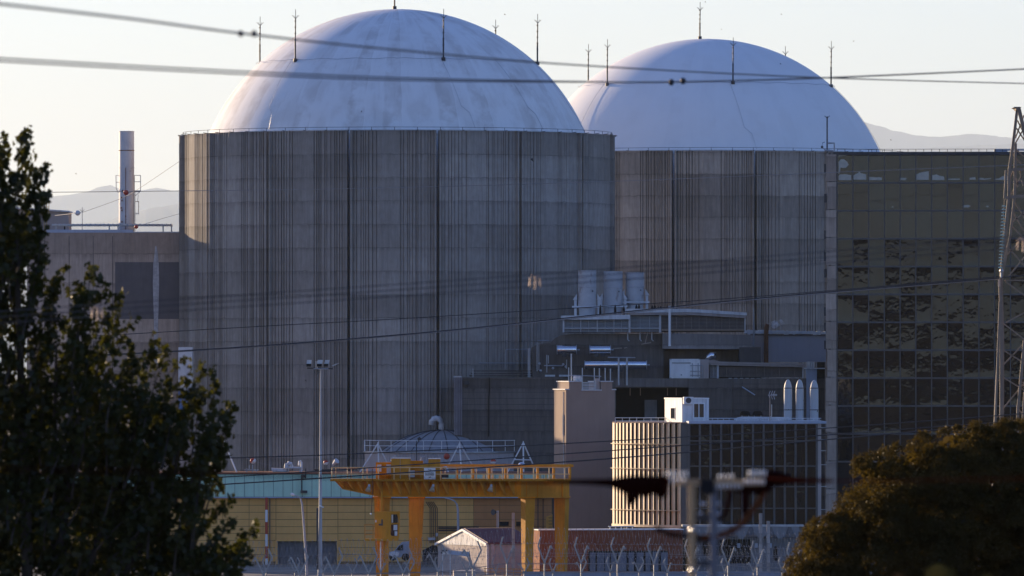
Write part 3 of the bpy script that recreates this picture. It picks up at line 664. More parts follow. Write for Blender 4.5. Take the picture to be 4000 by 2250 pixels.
# ================================================================ beige stair tower
YT, AT = 828.0, 15.0
t = thing('stair_tower', 'beige rendered stair tower with notched roof and sunlit narrow side', 'tower', P(2211, 2065, YT))
def corner(px, Y): return Vector((XX(px, Y), Y, 0))
M = frame(corner(2211, YT), AT); Wd = SZ(2405-2211, YT)/math.cos(R(AT))*.985; D1_, zt = SZ(46, YT)/math.sin(R(AT)), lambda b: ZZ(b, YT)
k = Wd/(2405-2211.); fx = lambda a: (a-2211)*k
m = MB(M); m.prism([(0,0),(Wd,0),(Wd,zt(1524)),(fx(2395),zt(1524)),(fx(2395),zt(1492)),(fx(2350),zt(1492)),(fx(2350),zt(1526)),(fx(2273),zt(1526)),(fx(2273),zt(1492)),(fx(2223),zt(1492)),(fx(2223),zt(1523)),(0,zt(1523))], 0, D1_); m.build('wall', BEIGE, t)
for a, b, c in ((2206,2225,1519),(2220,2275,1488),(2271,2352,1522),(2347,2398,1488),(2393,2410,1520)): MB(M).box(fx(a), fx(b), -.12, D1_+.1, zt(c+4)+.005, zt(c)).build('coping', WHITED, t)
m = MB(M)
for c in (1493, 1499, 1505, 1511, 1517): m.box(fx(2276), fx(2330), .05, .12, zt(c+3), zt(c))
m.build('louver', GALV, t)
for a in (2275, 2330): MB(M).box(fx(a-1), fx(a+1), .02, .14, zt(1522), zt(1486)).build('rail_post', GALV, t)
MB(M).box(fx(2335), fx(2349), .3, 1.2, zt(1522), zt(1478)).build('roof_box', PINK, t)
rods = ((2226,1435),(2280,1437),(2328,1437),(2348,1438),(2371,1437),(2392,1440))
for a, b in rods: MB(M).tube([(fx(a),.4,zt(1490 if a!=2280 and a!=2328 else 1524)),(fx(a),.4,zt(b))], .055, 5).build('lightning_rod', GALV, t)
MB(M).tube([(fx(2226),.4,zt(1466)),(fx(2355),.4,zt(1470))], .05, 5).build('hand_rail', GALV, t)
MB(M).tube([(fx(2245),1.2,zt(1490)),(fx(2245),1.2,zt(1382))], .07, 6).build('mast', GALV, t)
for a in (2253, 2268): MB(M).tube([(fx(a),.9,zt(1478)),(fx(a)+.25,.7,zt(1478))], .30, 12).build('flood_lamp', WHITE, t)
for i, b in enumerate((1530,1620)): MB(M).tube([(-.08, .6+i*.2, 0 if i == 0 else zt(1700)), (-.08, .6+i*.2, zt(b))], .05, 6).build('down_pipe', GALV, t)
fr = thing('pipe_goalpost', 'tall slim pipe frame with crossbar beside the beige tower', 'pipe frame', P(2430, 1505, YA-2))
for a in (2417, 2449): MB().ptube([(a,1398,YA-2),(a,1505,YA-2)], .09, 6).build('upright', GALV, fr)
MB().ptube([(2374,1396,YA-2),(2482,1397,YA-2)], .06, 6).build('crossbar', GALV, fr); MB().ptube([(2438,1430,YA-2.1),(2440,1500,YA-2.1)], .05, 5).build('cable_run', DARKST, fr)
# ================================================================ big glass office block on the right
YG, AG = 858.0, -4.0
M = frame(corner(3270, YG), AG); t = thing('glass_office_block', 'tall dark glass office block with bronze grid and concrete edge pier', 'building', (XX(3270, YG), YG, 0))
mpp = 1/F*YG/math.cos(R(AG)); fx = lambda a: (a-3270)*mpp*.99; zt = lambda b: ZZ(b, YG); NC, NR = 14, 11
pw, ph = 61.3*mpp, 108.6*mpp; ztop = zt(606)
MB(M).box(.02, NC*pw, .25, 22, 0, ztop).build('core', DARK, t)
MB(M).box(-.4, NC*pw+.2, -.12, 22, ztop, ztop+.32).build('roof_edge', DARKST, t)
pm = MB().box(-pw/2+.06, pw/2-.06, -.02, .02, -ph/2+.06, ph/2-.06).mesh('pane', GLASS, Vector((0,0,0)))
pm2 = pm.copy(); pm2.materials.clear(); pm2.materials.append(GLASSW)
rr = random.Random(21); RZ = Matrix.Rotation(R(AG), 4, 'Z')
for j in range(NR):
    for i in range(NC):
        inst(pm if j < 3 else pm2, 'pane', t, M @ Vector(((i+.5)*pw, .06, ztop-(j+.5)*ph)), (R(rr.gauss(0,.18)*(1 if j < 7 else .25)), R(0), R(AG+rr.gauss(0,.22)*(1 if j < 7 else .25))))
vm = MB().box(-.055, .055, -.11, .12, -ztop/2, ztop/2).mesh('mullion', MULL, Vector((0,0,0)))
for i in range(NC+1): inst(vm, 'mullion', t, M @ Vector((i*pw, 0, ztop/2)), (0,0,R(AG)))
hm = MB().box(0, NC*pw, -.09, .1, -.085, .085).mesh('transom', MULL, Vector((0,0,0)))
for j in range(NR): inst(hm, 'transom', t, M @ Vector((0, 0, ztop-(j+1)*ph)), (0,0,R(AG)))
# what the lower panes mirror: a cut bank of red earth and a sheet hoarding on the slope beside the viewer
def mirrored(px, py, Yt):
    G = P(px, py, YG); d = (G-Vector((0,0,EYE))).normalized(); n_ = Vector((math.sin(R(AG)), -math.cos(R(AG)), 0)); r_ = d-2*d.dot(n_)*n_
    return G+r_*((Yt-G.y)/r_.y)
p0, p1 = mirrored(3865, 1545, 8.), mirrored(3625, 1660, 8.); xa, xb = sorted((p0.x, p1.x)); zg = ground_z((xa+xb)/2, 8.)
bk = MB(); nb = 14; rr = random.Random(6); top = [p0.z+rr.uniform(-.35,.25) for _ in range(nb+1)]; xs_ = [xa+(xb-xa)*i/nb for i in range(nb+1)]
bk.add([(x, 10.5, min(zg, p1.z)-1.5) for x in xs_]+[(x, 8+rr.uniform(-.3,.3), z) for x, z in zip(xs_, top)]+[(x, 2., z-1.2) for x, z in zip(xs_, top)], [(j*(nb+1)+i, j*(nb+1)+i+1, (j+1)*(nb+1)+i+1, (j+1)*(nb+1)+i) for j in range(2) for i in range(nb)])
o = bk.build('earth_bank', plain('red_earth', (.30,.085,.03), .95, 0, .35, .5, .1, .3, False)); o['kind'] = 'structure'
h0, h1 = mirrored(3752, 1502, 6.), mirrored(3690, 1545, 6.)
tag(MB().box(min(h0.x,h1.x), max(h0.x,h1.x), 5.9, 6., min(zg, h1.z-1), h0.z).build('sheet_hoarding', plain('golden_sheet', (.85,.66,.40), .4, 0, .2, 2, .4, .2), None, (h0.x, 5.95, zg)), 'pale corrugated hoarding above the red earth bank, mirrored in the lower panes', 'hoarding')
# concrete edge pier with its cast blocks
FILM = plain('peeled_film', (.46,.44,.37), .7, 0, .12, 2, .2, .2)
b = 602
while b < 2200:
    MB(M).box(fx(3228)+(.12 if int(b)%3==0 else -.05), fx(3267), -.25, 1.5, zt(b+106), zt(b)-.03).build('pier_block', CONT, t); b += 109
for b in (640, 757, 900, 985, 1050, 1200, 1260, 1330): MB(M).box(fx(3219), fx(3227.5), 0, 1.2, zt(b+34), zt(b)).build('pier_nib', DARKST, t)
# film peeling off inside the top two rows of panes
shapes = [[(3275,611),(3316,606),(3316,604),(3275,604)],[(3275,632),(3284,622),(3296,622),(3309,632),(3315,644),(3304,655),(3290,656),(3283,654),(3281,668),(3277,678),(3275,680)],[(3275,704),(3275,690),(3278,682),(3290,681),(3300,680),(3312,682),(3325,684),(3325,704)],
 [(3332,702),(3332,686),(3342,680),(3352,676),(3356,668),(3362,676),(3370,678),(3384,682),(3384,702)],[(3394,704),(3394,691),(3410,692),(3424,693),(3432,692),(3446,694),(3446,704)],[(3516,704),(3516,694),(3540,695),(3543,698),(3535,704)],[(3577,703),(3577,684),(3592,676),(3608,672),(3630,669),(3630,703)],
 [(3639,704),(3639,683),(3650,684),(3660,682),(3672,687),(3688,690),(3691,694),(3691,704)],[(3701,703),(3701,699),(3752,698),(3752,703)],[(3790,703),(3790,695),(3812,693),(3815,702)],[(3823,703),(3824,695),(3842,696),(3848,699),(3860,697),(3875,697),(3875,700),(3850,703)],[(3885,704),(3886,699),(3905,698),(3918,690),(3930,686),(3938,686),(3938,704)],
 [(3760,808),(3768,802),(3785,801),(3795,806),(3785,811),(3765,811)],[(3853,808),(3858,804),(3866,806),(3862,811)],[(3482,810),(3488,805),(3493,810)]]
for s in shapes:
    m = MB(M); pts = [(fx(a)+.02, zt(b)) for a, b in s]; m.prism(pts, .012, .026); m.build('film_peel', FILM, t)
m = MB(M)
for i in range(26): x = i*pw*.5; m.tube([(x,.3,ztop+.3),(x,.3,ztop+.62)], .025, 4)
m.tube([(0,.3,ztop+.6),(NC*pw,.3,ztop+.6)], .022, 4); m.build('guard_wire', DARKST, t)
o = MB().pbox(3886, 4030, 583, 588, YG+4, 1).pbox(3886, 3935, 586, 594, YG+4, .5).pbox(3884, 3890, 583, 600, YG+4, .5)
tag(o.build('maintenance_cradle', BLUEG, None, P(3930, 600, YG+4)), 'blue grey window cleaning cradle beam on the glass block roof', 'cradle')
s = thing('roof_mast', 'lightning mast and camera bracket at the corner of the glass block roof', 'mast', P(3232, 600, YG))
MB().ptube([(3231,455,YG),(3231,598,YG)], .07, 6).build('pole', DARKST, s); m = MB()
for d in (-10, 10): m.ptube([(3231,462,YG),(3231+d,452,YG)], .03, 4)
m.build('prong', DARKST, s)
m = MB().ptube([(3231,559,YG),(3259,559,YG),(3259,592,YG)], .09, 5).ptube([(3222,587,YG),(3255,590,YG)], .12, 5).ptube([(3255,590,YG),(3262,600,YG)], .1, 5); m.build('bracket', GALV, s)
m = MB().ptube([(3222,587,YG),(3211,570,YG),(3214,557,YG),(3222,555,YG)], .03, 4); m.build('camera_arm', DARKST, s); MB().sphere(P(3211,574,YG), .13, 8).build('camera_dome', DARKST, s)
# ================================================================ low glass annex with the curved finned wall
YN, AN = 806.0, 3.0
t = thing('glass_annex', 'low glass annex with curved wall of sunlit vertical fins', 'building', (XX(2668, YN), YN, 0))
zt = lambda b: ZZ(b, YN); FINM = plain('fin_metal', (.70,.52,.32), .5, 0, .16, .9, .3, .25)
M = frame(corner(2692, YN), AN); mpp = 1/F*YN/math.cos(R(AN)); pw = 41.6*mpp; NC = 12; rows = [1655, 1722, 1821, 1901, 1986, 2054]
MB(M).box(.02, NC*pw, .3, 16, zt(2060), zt(1655)).build('core', DARK, t)
rr = random.Random(4)
for j in range(5):
    h = zt(rows[j])-zt(rows[j+1]); pm = MB().box(-pw/2+.05, pw/2-.05, -.02, .02, -h/2+.05, h/2-.05).mesh('pane', GLASSB, Vector((0,0,0)))
    for i in range(NC): inst(pm, 'pane', t, M @ Vector(((i+.5)*pw, .06, (zt(rows[j])+zt(rows[j+1]))/2)), (R(rr.gauss(0,.3)), 0, R(AN+rr.gauss(0,.3))))
for i in range(NC+1): MB(M).box(i*pw-.09, i*pw+.09, -.2, .2, zt(2056), zt(1653)).build('mullion', MULL, t)
for b in rows[:-1]+[2054]: MB(M).box(0, NC*pw, -.05, .1, zt(b)-.06, zt(b)+.06).build('transom', MULL, t)
MB(M).box(-.05, NC*pw+.9, -.3, 17, zt(1655), zt(1645)).build('roof_edge', BLUEG, t)
MB(M).box(NC*pw+.05, NC*pw+.42, -.1, 1, zt(2056), zt(1655)).build('corner_pier', PINK, t)
for b in (1670, 1716, 1760, 1815, 1900, 1990): MB(M).box(NC*pw+.45, NC*pw+.95, .4, .6, zt(b+2), zt(b)).build('gap_tie', WHITED, t)
# curved wall: normals swing from 74 to 42 degrees off the viewer
x, y = XX(2660, YN), YN; seg = .745; th = 44.0; pts = []
for k in range(17):
    pts.append((x, y, th)); x -= seg*math.cos(R(th)); y += seg*math.sin(R(th)); th += 1.72
for k in range(len(pts)-1):
    (xa, ya, ta), (xb, yb, _) = pts[k], pts[k+1]
    th = ta+.9; nx_, ny_ = -math.sin(R(th)), -math.cos(R(th)); tx, ty = -math.cos(R(th)), math.sin(R(th))
    ins = .45
    MB().hprism([(xa-nx_*ins, ya-ny_*ins), (xb-nx_*ins, yb-ny_*ins), (xb-nx_*(ins+.1), yb-ny_*(ins+.1)), (xa-nx_*(ins+.1), ya-ny_*(ins+.1))], zt(2052), zt(1654)).build('glazing_strip', GLASSB, t)
    bt = 66+(th-44)*.45; bx, by = -math.cos(R(bt)), math.sin(R(bt)); nx2, ny2 = -math.sin(R(bt)), -math.cos(R(bt)); L = .80
    xo, yo = xa+tx*.06, ya+ty*.06
    b1 = [(xo, yo), (xo+bx*L, yo+by*L), (xo+bx*L-nx2*.05, yo+by*L-ny2*.05), (xo-nx2*.05, yo-ny2*.05)]
    MB().hprism(b1, zt(2052), zt(1654)).build('fin', FINM, t)
    for b in (1735, 1832, 1995): MB().hprism([(xo+nx2*.12, yo+ny2*.12), (xo+tx*seg+nx2*.12, yo+ty*seg+ny2*.12), (xo+tx*seg-nx2*.25, yo+ty*seg-ny2*.25), (xo-nx2*.25, yo-ny2*.25)], zt(b+1.6), zt(b-.6)).build('tie_bar', FINM, t)
xe, ye = pts[-1][0], pts[-1][1]
poly = [(p[0]+math.sin(R(p[2]))*.5, p[1]+math.cos(R(p[2]))*.5) for p in pts]
back = [(xe+5, ye+8), (XX(2692, YN)+3, YN+14)]
MB().hprism(poly+back, zt(2050), zt(1660)).build('inner_wall', DARK, t)
MB().hprism([(p[0]+math.sin(R(p[2]))*.03, p[1]+math.cos(R(p[2]))*.03) for p in pts]+back, zt(1654)+.005, zt(1650)).build('roof_plate', BEIGE, t)
MB().hprism([(p[0]-math.sin(R(p[2]))*.02, p[1]-math.cos(R(p[2]))*.02) for p in pts]+back, zt(2062), zt(2052)-.004).build('sill_ledge', FINM, t)
MB().hprism([(XX(2661,YN),YN-.05),(XX(2691,YN),YN-.05),(XX(2691,YN),YN+2),(XX(2661,YN)+.3,YN+2)], zt(2056), zt(1655)).build('corner_panel', MULL, t)
MB().hprism([(p[0]+math.sin(R(p[2]))*1.2, p[1]+math.cos(R(p[2]))*1.2) for p in pts]+back, 0, zt(2063)).build('plinth', CONL, t)
MB(M).box(0, NC*pw+.9, .9, 16, 0, zt(2061)).build('plinth', CONL, t)
zr_ = zt(1645)
# railings on the annex roof
def railing(label, px, t0, b0, Y, mt, step, grp=None):
    s = thing('railing', label, 'railing', P(px[0], b0, Y), grp); a = px[0]
    m = MB()
    for f in (0, .55): m.ptube([(px[0], t0+(b0-t0)*f, Y), (px[1], t0+(b0-t0)*f, Y)], .035, 5)
    m.build('rail', mt, s)
    while a <= px[1]+.1: MB().ptube([(a, t0, Y), (a, b0, Y)], .032, 5).build('post', mt, s); a += step
    return s
railing('white railing on the annex roof beside the small white cabin', (2403, 2600), 1632, 1655, YN+9, WHITE, 28, 'railings on the annex roof')
railing('pale railing on the annex roof in front of the white bullet tanks', (2760, 3208), 1634, 1650, YN+1.0, WHITED, 22, 'railings on the annex roof')
# cabin
YCb = YN+3.5; M = frame(Vector((XX(2665, YCb), YCb, ZZ(1655, YCb))), 15); cw, cd, chh = SZ(103, YCb)/math.cos(R(15)), SZ(64, YCb)/math.sin(R(15)), SZ(96, YCb)
s = thing('site_cabin', 'small white site cabin on the annex roof, its end glowing in the sun', 'cabin', M.translation)
CABW = plain('cabin_paint', (.70,.70,.69), .6, 0, .14, .9, .3, .75)
MB(M).box(0, cw, 0, cd, 0, chh).build('body', CABW, s); MB(M).box(-.06, cw+.06, -.06, cd+.06, chh, chh+.12).build('roof', WHITE, s)
for x0 in (0, cw-.14): MB(M).box(x0-.03, x0+.17, -.035, .1, 0, chh-.01).build('corner_post', WHITE, s)
f = cw/103; wx0, wx1 = 46*f, 84*f; wz0, wz1 = .42*chh-.03*chh, .76*chh
wz0, wz1 = chh*(1-(1630-1559)/96), chh*(1-(1578-1559)/96)
fr = MB(M)
fr.box(wx0-.12, wx1+.12, -.07, -.005, wz0-.12, wz0); fr.box(wx0-.12, wx1+.12, -.07, -.005, wz1, wz1+.12); fr.box(wx0-.12, wx0, -.07, -.005, wz0, wz1); fr.box(wx1, wx1+.12, -.07, -.005, wz0, wz1); fr.box((wx0+wx1)/2-.04, (wx0+wx1)/2+.04, -.06, -.005, wz0, wz1)
fo = fr.build('window', WHITE, s)
MB(M).box(wx0, wx1, -.03, -.01, wz0, wz1).build('pane', plain('cabin_pane', (.06,.035,.03), .15, 0, .1, 1, .5, .1), fo)
d0, d1 = cd*.40, cd*.62
dv = MB(M).box(-.06, -.005, d0-.08, d1+.08, chh*.16, chh*.66).build('window', WHITE, s, label='tall window in the sunlit end'); MB(M).box(-.075, -.06, d0, d1, chh*.2, chh*.63).build('pane', PANEG, dv)
ac = thing('air_conditioner', 'outdoor air conditioning unit hung at the cabin corner', 'air conditioner', M @ Vector((.2, -.4, chh*.8)))
zc_ = chh*.80
MB(M).box(.06, 1.0, -.42, -.08, zc_, zc_+.68).build('casing', WHITE, ac); MB(M).tube([(.50,-.43,zc_+.34),(.50,-.46,zc_+.34)], .27, 16).build('fan_grille', DARKST, ac)
for i in range(6): MB(M).box(.02, .06, -.40, -.10, zc_+.06+i*.10, zc_+.11+i*.10).build('fin', GALV, ac)
# bullet tanks on the annex roof
g = NG('chipped_white'); pos = g.n('NewGeometry').outputs['Position']; n2 = g.noise(pos, 1.7, 3, .5)
cc = g.mix(g.ramp(n2, .66, .69), (.44,.45,.45), (.07,.06,.055)); BUL = g.out(g.bsdf(cc, .5, 0, .3))
for a0, a1, tp, lb in ((3062,3094,1482,'slim white bullet tank farthest from the concrete pier of the glass block'),(3108,3139,1482,'slim white bullet tank standing between two twins'),(3164,3197,1484,'slim white bullet tank next to the concrete pier, badly chipped near its nose')):
    Y = YN+5.5; s = thing('bullet_tank', lb, 'tank', P((a0+a1)/2, 1650, Y), 'white bullet tanks on the annex roof'); cx, r = XX((a0+a1)/2, Y), SZ((a1-a0)/2, Y); z0, z1 = ZZ(1650, Y), ZZ(tp, Y); zs = z1-1.15
    MB().lathe([(r, z0), (r, zs)]+[(max(.01, r*math.cos(i/8*math.pi/2)), zs+(z1-zs)*math.sin(i/8*math.pi/2)) for i in range(1, 9)], (cx, Y), 24).build('shell', BUL, s, smooth=True)
    for b in (1516, 1601): MB().lathe([(r+.005, ZZ(b+1.5, Y)), (r+.04, ZZ(b+1, Y)), (r+.04, ZZ(b-1, Y)), (r+.005, ZZ(b-1.5, Y))], (cx, Y), 24).build('band', DARKST, s)
    MB().lathe([(r*1.12, z0), (r*1.12, z0+.18), (r, z0+.2)], (cx, Y), 24).build('foot_ring', WHITED, s)
s = thing('tv_aerial', 'branched television aerial on a thin pole behind the annex railing', 'aerial', P(3007, 1652, YN+.6)); Y = YN+.6
MB().ptube([(3007,1542,Y),(3007,1654,Y)], .04, 5).build('pole', plain('pole_tan', (.42,.33,.28)), s); m = MB()
m.ptube([(3000,1544,Y),(3036,1543,Y)], .04, 5)
for i, a in enumerate((3004, 3013, 3022)): m.ptube([(a+5,1527,Y),(a-1,1543,Y),(a+4,1560,Y)], .03, 4)
for a in (3016,3020,3024,3028,3032): m.ptube([(a,1539,Y),(a+1,1547,Y)], .03, 4)
m.build('element', GALV, s)
m = MB().ptube([(3014,1580,Y),(3014,1625,Y)], .05, 5).ptube([(3014,1625,Y),(3008,1632,Y)], .05, 5); m.build('side_pipe', GALV, s)
m = MB().pprism([(2870,1635),(2900,1628),(3080,1630),(3090,1636),(3090,1640),(2870,1640)], YN+4, 3)
s = thing('roof_awning', 'long low white awning frame behind the annex railing', 'awning', P(2980, 1652, YN+4)); m.build('cover', WHITED, s)
for a in (2876, 2920, 2960, 3000, 3040, 3080): MB().pbox(a, a+3, 1639, 1653, YN+4, .1).build('leg', WHITE, s)
for a0, lb in ((2893, 'dark rounded air handling unit below the slanted bracket'), (2941, 'dark rounded air handling unit next to the aerial pole')):
    s = thing('air_handler', lb, 'air handler', P(a0+18, 1625, YA-1), 'dark air handlers at the concrete wall'); MB().pprism([(a0,1622),(a0+2,1610),(a0+8,1606),(a0+30,1606),(a0+36,1612),(a0+38,1622)], YA-2, 1.5).build('casing', DARK, s)
    for d in (4, 30): MB().pbox(a0+d, a0+d+3, 1621, 1652, YA-1.6, .1).build('leg', GALV, s)
m = MB().bar(P(2899,1511,YA-.2), P(2949,1543,YA-.6), .09); tag(m.build('slanted_bracket', BLUEG, None, P(2924,1527,YA-.3)), 'single slanted strut fixed to the brown concrete wall', 'bracket')
# ================================================================ domed tank behind the yellow hall
YK = 869.0; cx, r = XX(1728, YK), SZ(300, YK); zt = lambda b: ZZ(b, YK)
t = thing('storage_tank', 'squat round tank with dished grey roof, railing and hooked vent pipe', 'tank', (cx, YK, 0))
n = 150; prof_z = (0, zt(1768)); m = MB(); vs = []
for z in prof_z:
    for k in range(n*2): a = math.pi*k/n; q = r+(.05 if k % 2 else -.02); vs.append((cx+q*math.cos(a), YK+q*math.sin(a), z))
m.add(vs, [(k, (k+1)%(2*n), 2*n+(k+1)%(2*n), 2*n+k) for k in range(2*n)]); m.build('ribbed_wall', plain('tank_sheet', (.42,.38,.38), .6, 0, .08, .6, .3, .25), t)
MB().lathe([(r+.06, zt(1768)), (r+.25, zt(1766)), (r+.25, zt(1762)), (r-.4, zt(1761))], (cx, YK), 64).build('rim_walkway', GALV, t)
RD, hd = r*.80, zt(1680)-zt(1764); RS2 = (RD**2+hd**2)/(2*hd); zc = zt(1680)-RS2
prof = [(RD*math.cos(i/12*math.pi/2) if i < 12 else .02, 0) for i in range(13)]
prof = [(q, zc+math.sqrt(RS2**2-q**2)) for q, _ in prof]
dm = MB().lathe(prof, (cx, YK), 64).build('dome_roof', plain('roof_felt', (.27,.27,.28), .8, 0, .12, .8, .2, .3), t, smooth=True)
for k in range(20):
    a = 2*math.pi*k/20+.1; MB().tube([(cx+q*math.cos(a), YK+q*math.sin(a), zc+math.sqrt(RS2**2-q**2)+.02) for q in np.linspace(RD, .4, 9)], .05, 4).build('seam', DARKST, dm)
m = MB(); rr_ = r+.15
for f in (1.12, .58): m.tube([(cx+rr_*math.cos(a), YK+rr_*math.sin(a), zt(1762)+f) for a in np.linspace(math.pi*.98, 2*math.pi*1.01, 33)], .035, 4)
m.build('rail', WHITE, t)
pm = MB().tube([(0,0,0),(0,0,1.15)], .032, 5).mesh('rail_post', WHITE, Vector((0,0,0)))
for k in range(15): a = math.pi*(.98+1.04*k/14); inst(pm, 'rail_post', t, (cx+rr_*math.cos(a), YK+rr_*math.sin(a), zt(1762)))
m = MB().ptube([(1724,1688,YK),(1724,1656,YK),(1721,1643,YK),(1713,1636,YK),(1703,1634,YK),(1693,1637,YK),(1687,1645,YK),(1685,1660,YK)], .30, 14); m.build('vent_pipe', WHITED, t, smooth=True)
m = MB().ptube([(1627,1722,YK-8),(1627,1850,YK-8)], .05, 5).pprism([(1630,1712),(1640,1706),(1646,1714),(1634,1724)], YK-8.1, .3)
tag(m.build('camera_pole', DARKST, None, P(1627,1850,YK-8)), 'thin pole carrying a small dark camera in front of the domed tank', 'camera')
# ================================================================ yellow hall with green fascia
YH = 850.0; zt = lambda b: ZZ(b, YH)
OCHREC = plain('seam_shadow_ochre', (.20,.13,.06), .9)
t = thing('yellow_hall', 'long yellow panelled hall with pale green fascia and roller door', 'building', (XX(1000, YH), YH, 0))
for a, b, u, v in ((-260,1080,1850,2206),(1318,2158,1850,2206),(1080,1318,1850,2114)): MB().box(XX(a, YH), XX(b, YH), YH+.06, YH+9.5, zt(v)*(v<2200), zt(u)).build('core_wall', OCHREC, t)
MB().box(XX(-265, YH), XX(2163, YH), YH-.75, YH+9.8, zt(1851), zt(1845)).build('roof', RUSTR, t)
rr = random.Random(2)
def panel_set(a0, a1, b0, b1, na, nb, mt, nm, par, Y, th=.05, gap=.85):
    """separate wall panels sharing one mesh"""
    w_, h_ = (a1-a0)/na, (b1-b0)/nb
    pm = MB().box(-SZ(w_/2-gap,Y), SZ(w_/2-gap,Y), -th, 0, -SZ(h_/2-gap,Y), SZ(h_/2-gap,Y)).mesh(nm, mt, Vector((0,0,0)))
    for i in range(na):
        for j in range(nb): inst(pm, nm, par, (XX(a0+(i+.5)*w_,Y), Y-rr.uniform(0,.006), ZZ(b0+(j+.5)*h_,Y)))
panel_set(240, 1078, 1946, 2194, 8, 9, OCHRE, 'wall_panel', t, YH+.06)
panel_set(1078, 1320, 1946, 2113, 2, 6, OCHRE, 'wall_panel', t, YH+.06)
panel_set(1320, 1850, 1946, 2194, 5, 9, OCHRE, 'wall_panel', t, YH+.06)
panel_set(1850, 2156, 1946, 2194, 3, 9, ORNG, 'wall_panel', t, YH+.06)
panel_set(-250, 2160, 1853, 1941, 64, 1, GREEN, 'fascia_panel', t, YH-.6, .05, .9)
MB().box(XX(-262, YH), XX(2161, YH), YH-.6, YH+.3, zt(1943), zt(1852)).build('fascia_back', plain('seam_shadow_green', (.12,.2,.2), .9), t)
MB().box(XX(-262, YH), XX(2161, YH), YH-.7, YH-.1, zt(1945), zt(1941)).build('fascia_trim', BLUEG, t)
MB().pbox(1078, 1320, 2113, 2206, YH+.5, .3).build('door_recess', DARK, t)
m = MB(); b = 2116
while b < 2204: z = zt(b); m.add([(XX(1084,YH), YH+.45, z), (XX(1316,YH), YH+.45, z), (XX(1316,YH), YH+.30, z-.07), (XX(1084,YH), YH+.30, z-.07), (XX(1084,YH), YH+.45, z-.11), (XX(1316,YH), YH+.45, z-.11)], [(0,1,2,3),(3,2,5,4)]); b += 4.6
m.build('roller_shutter_slat', plain('shutter_grey', (.30,.31,.33), .5, .2, .08, 1, .4, .25), t, kind='stuff')
m = MB()
for a, b, u, v in ((1076,1084,2112,2205),(1316,1322,2112,2205),(1076,1322,2110,2114)): m.pbox(a, b, u, v, YH-.04, .15)
m.build('door_frame', OCHRE, t)
MB().pbox(1051, 1056, 1944, 2200, YH-.2, .18).build('down_pipe', plain('brown_pipe', (.22,.14,.09)), t)
s = thing('striped_pole', 'red and white banded pole standing against the yellow hall', 'pole', P(1041, 2205, YH-1.2)); b = 1944
for i in range(6): MB().ptube([(1041, b, YH-1.2), (1041, min(2230, b+47.5), YH-1.2)], SZ(5.2, YH), 10).build('band', RED if i % 2 == 0 else WHITE, s); b += 47.5
m = MB()
for a in (1680, 1687, 1694, 1701, 1708): m.ptube([(a-16,1960,YH-.2),(a,1985,YH-.2),(a,2122,YH-.2)], .035, 4)
m.build('conduit', DARKST, t, kind='stuff')
for a, b, u, v in ((1673,1700,2100,2110),(1702,1711,2082,2095)): MB().pbox(a, b, u, v, YH-.35, .3).build('junction_box', GALV, t)
for b in (2059, 2065, 2072): MB().ptube([(1712,b,YH-.25),(1870,b,YH-.25)], .06, 5).build('pipe', DARKST, t)
for a, b in ((1950,1987),(2016,2042)): MB().pbox(a, b, 2038, 2054, YH-.1, .2).build('vent_opening', DARK, t)
for a in (2100, 2120): MB().pbox(a, a+3, 1948, 2070, YH-.08, .1).build('wall_rib', DARKST, t)
o = MB().pprism([(2133,2020),(2158,2010),(2158,2068),(2133,2068)], YH-2.6, 1.2)
s = thing('orange_cabinet', 'sunlit orange ladder cabinet at the foot of the beige tower', 'cabinet', P(2146, 2205, YH-2.6)); o.build('casing', plain('orange_paint', (.62,.30,.06)), s)
for b in (2022,2034,2046,2058): MB().pbox(2143, 2157, b, b+2, YH-2.7, .06).build('rung', DARKST, s)
MB().pbox(2135, 2156, 2068, 2208, YH-2.5, .9).build('pedestal', DARKST, s)
# roof gear on the hall
YR = YH+3; zr = zt(1845)
def gear(name, mb, mt, label, cat, px, grp=None): return tag(mb.build(name, mt, None, P(px, 1846, YR)), label, cat, grp)
gear('roof_frame', MB().pbox(953,1010,1834,1838,YR,1).pbox(972,976,1818,1840,YR,.2).pbox(960,966,1830,1847,YR,.2).pbox(985,989,1815,1847,YR,.2).pbox(1000,1003,1834,1847,YR,.2), GALV, 'low grey pipe frame on the hall roof nearest the poplar', 'pipe frame', 980)
gear('roof_unit', MB().pprism([(1060,1828),(1130,1832),(1128,1842),(1062,1842)],YR,2).pbox(1066,1126,1841,1847,YR+.2,1.5), WHITED, 'low grey roof unit beside the coiled pipe bend', 'ventilation unit', 1095)
gear('pipe_bend', MB().ptube([(1118,1828,YR),(1119,1815,YR),(1127,1809,YR),(1136,1812,YR),(1140,1824,YR)],.22,10).pbox(1113,1180,1823,1829,YR-.3,1).pbox(1120,1124,1828,1847,YR,.3).pbox(1170,1174,1828,1847,YR,.3), WHITED, 'coiled pale pipe bend on the hall roof', 'pipe', 1130)
gear('hook_pipe', MB().ptube([(1178,1838,YR),(1178,1806,YR),(1174,1800,YR),(1169,1802,YR),(1168,1818,YR)],.10,8).pbox(1176,1180,1836,1847,YR-.1,.2), WHITE, 'thin white hooked pipe on the hall roof edge', 'pipe', 1178)
gear('roof_duct', MB().pbox(1225,1300,1832,1837,YR,2).pbox(1230,1290,1836,1847,YR+.3,1), DARKST, 'flat dark roof duct behind the tall lighting mast', 'duct', 1260)
gear('equipment_bracket', MB().pbox(1176,1196,1855,1866,YH-1.1,.4).pbox(1192,1196,1830,1868,YH-1.2,.15).ptube([(1178,1866,YH-1),(1178,1925,YH-1)],.06,5).pbox(1174,1200,1916,1926,YH-1.2,.5), DARKST, 'dark bracket and lamp arm fixed to the green fascia', 'bracket', 1186)
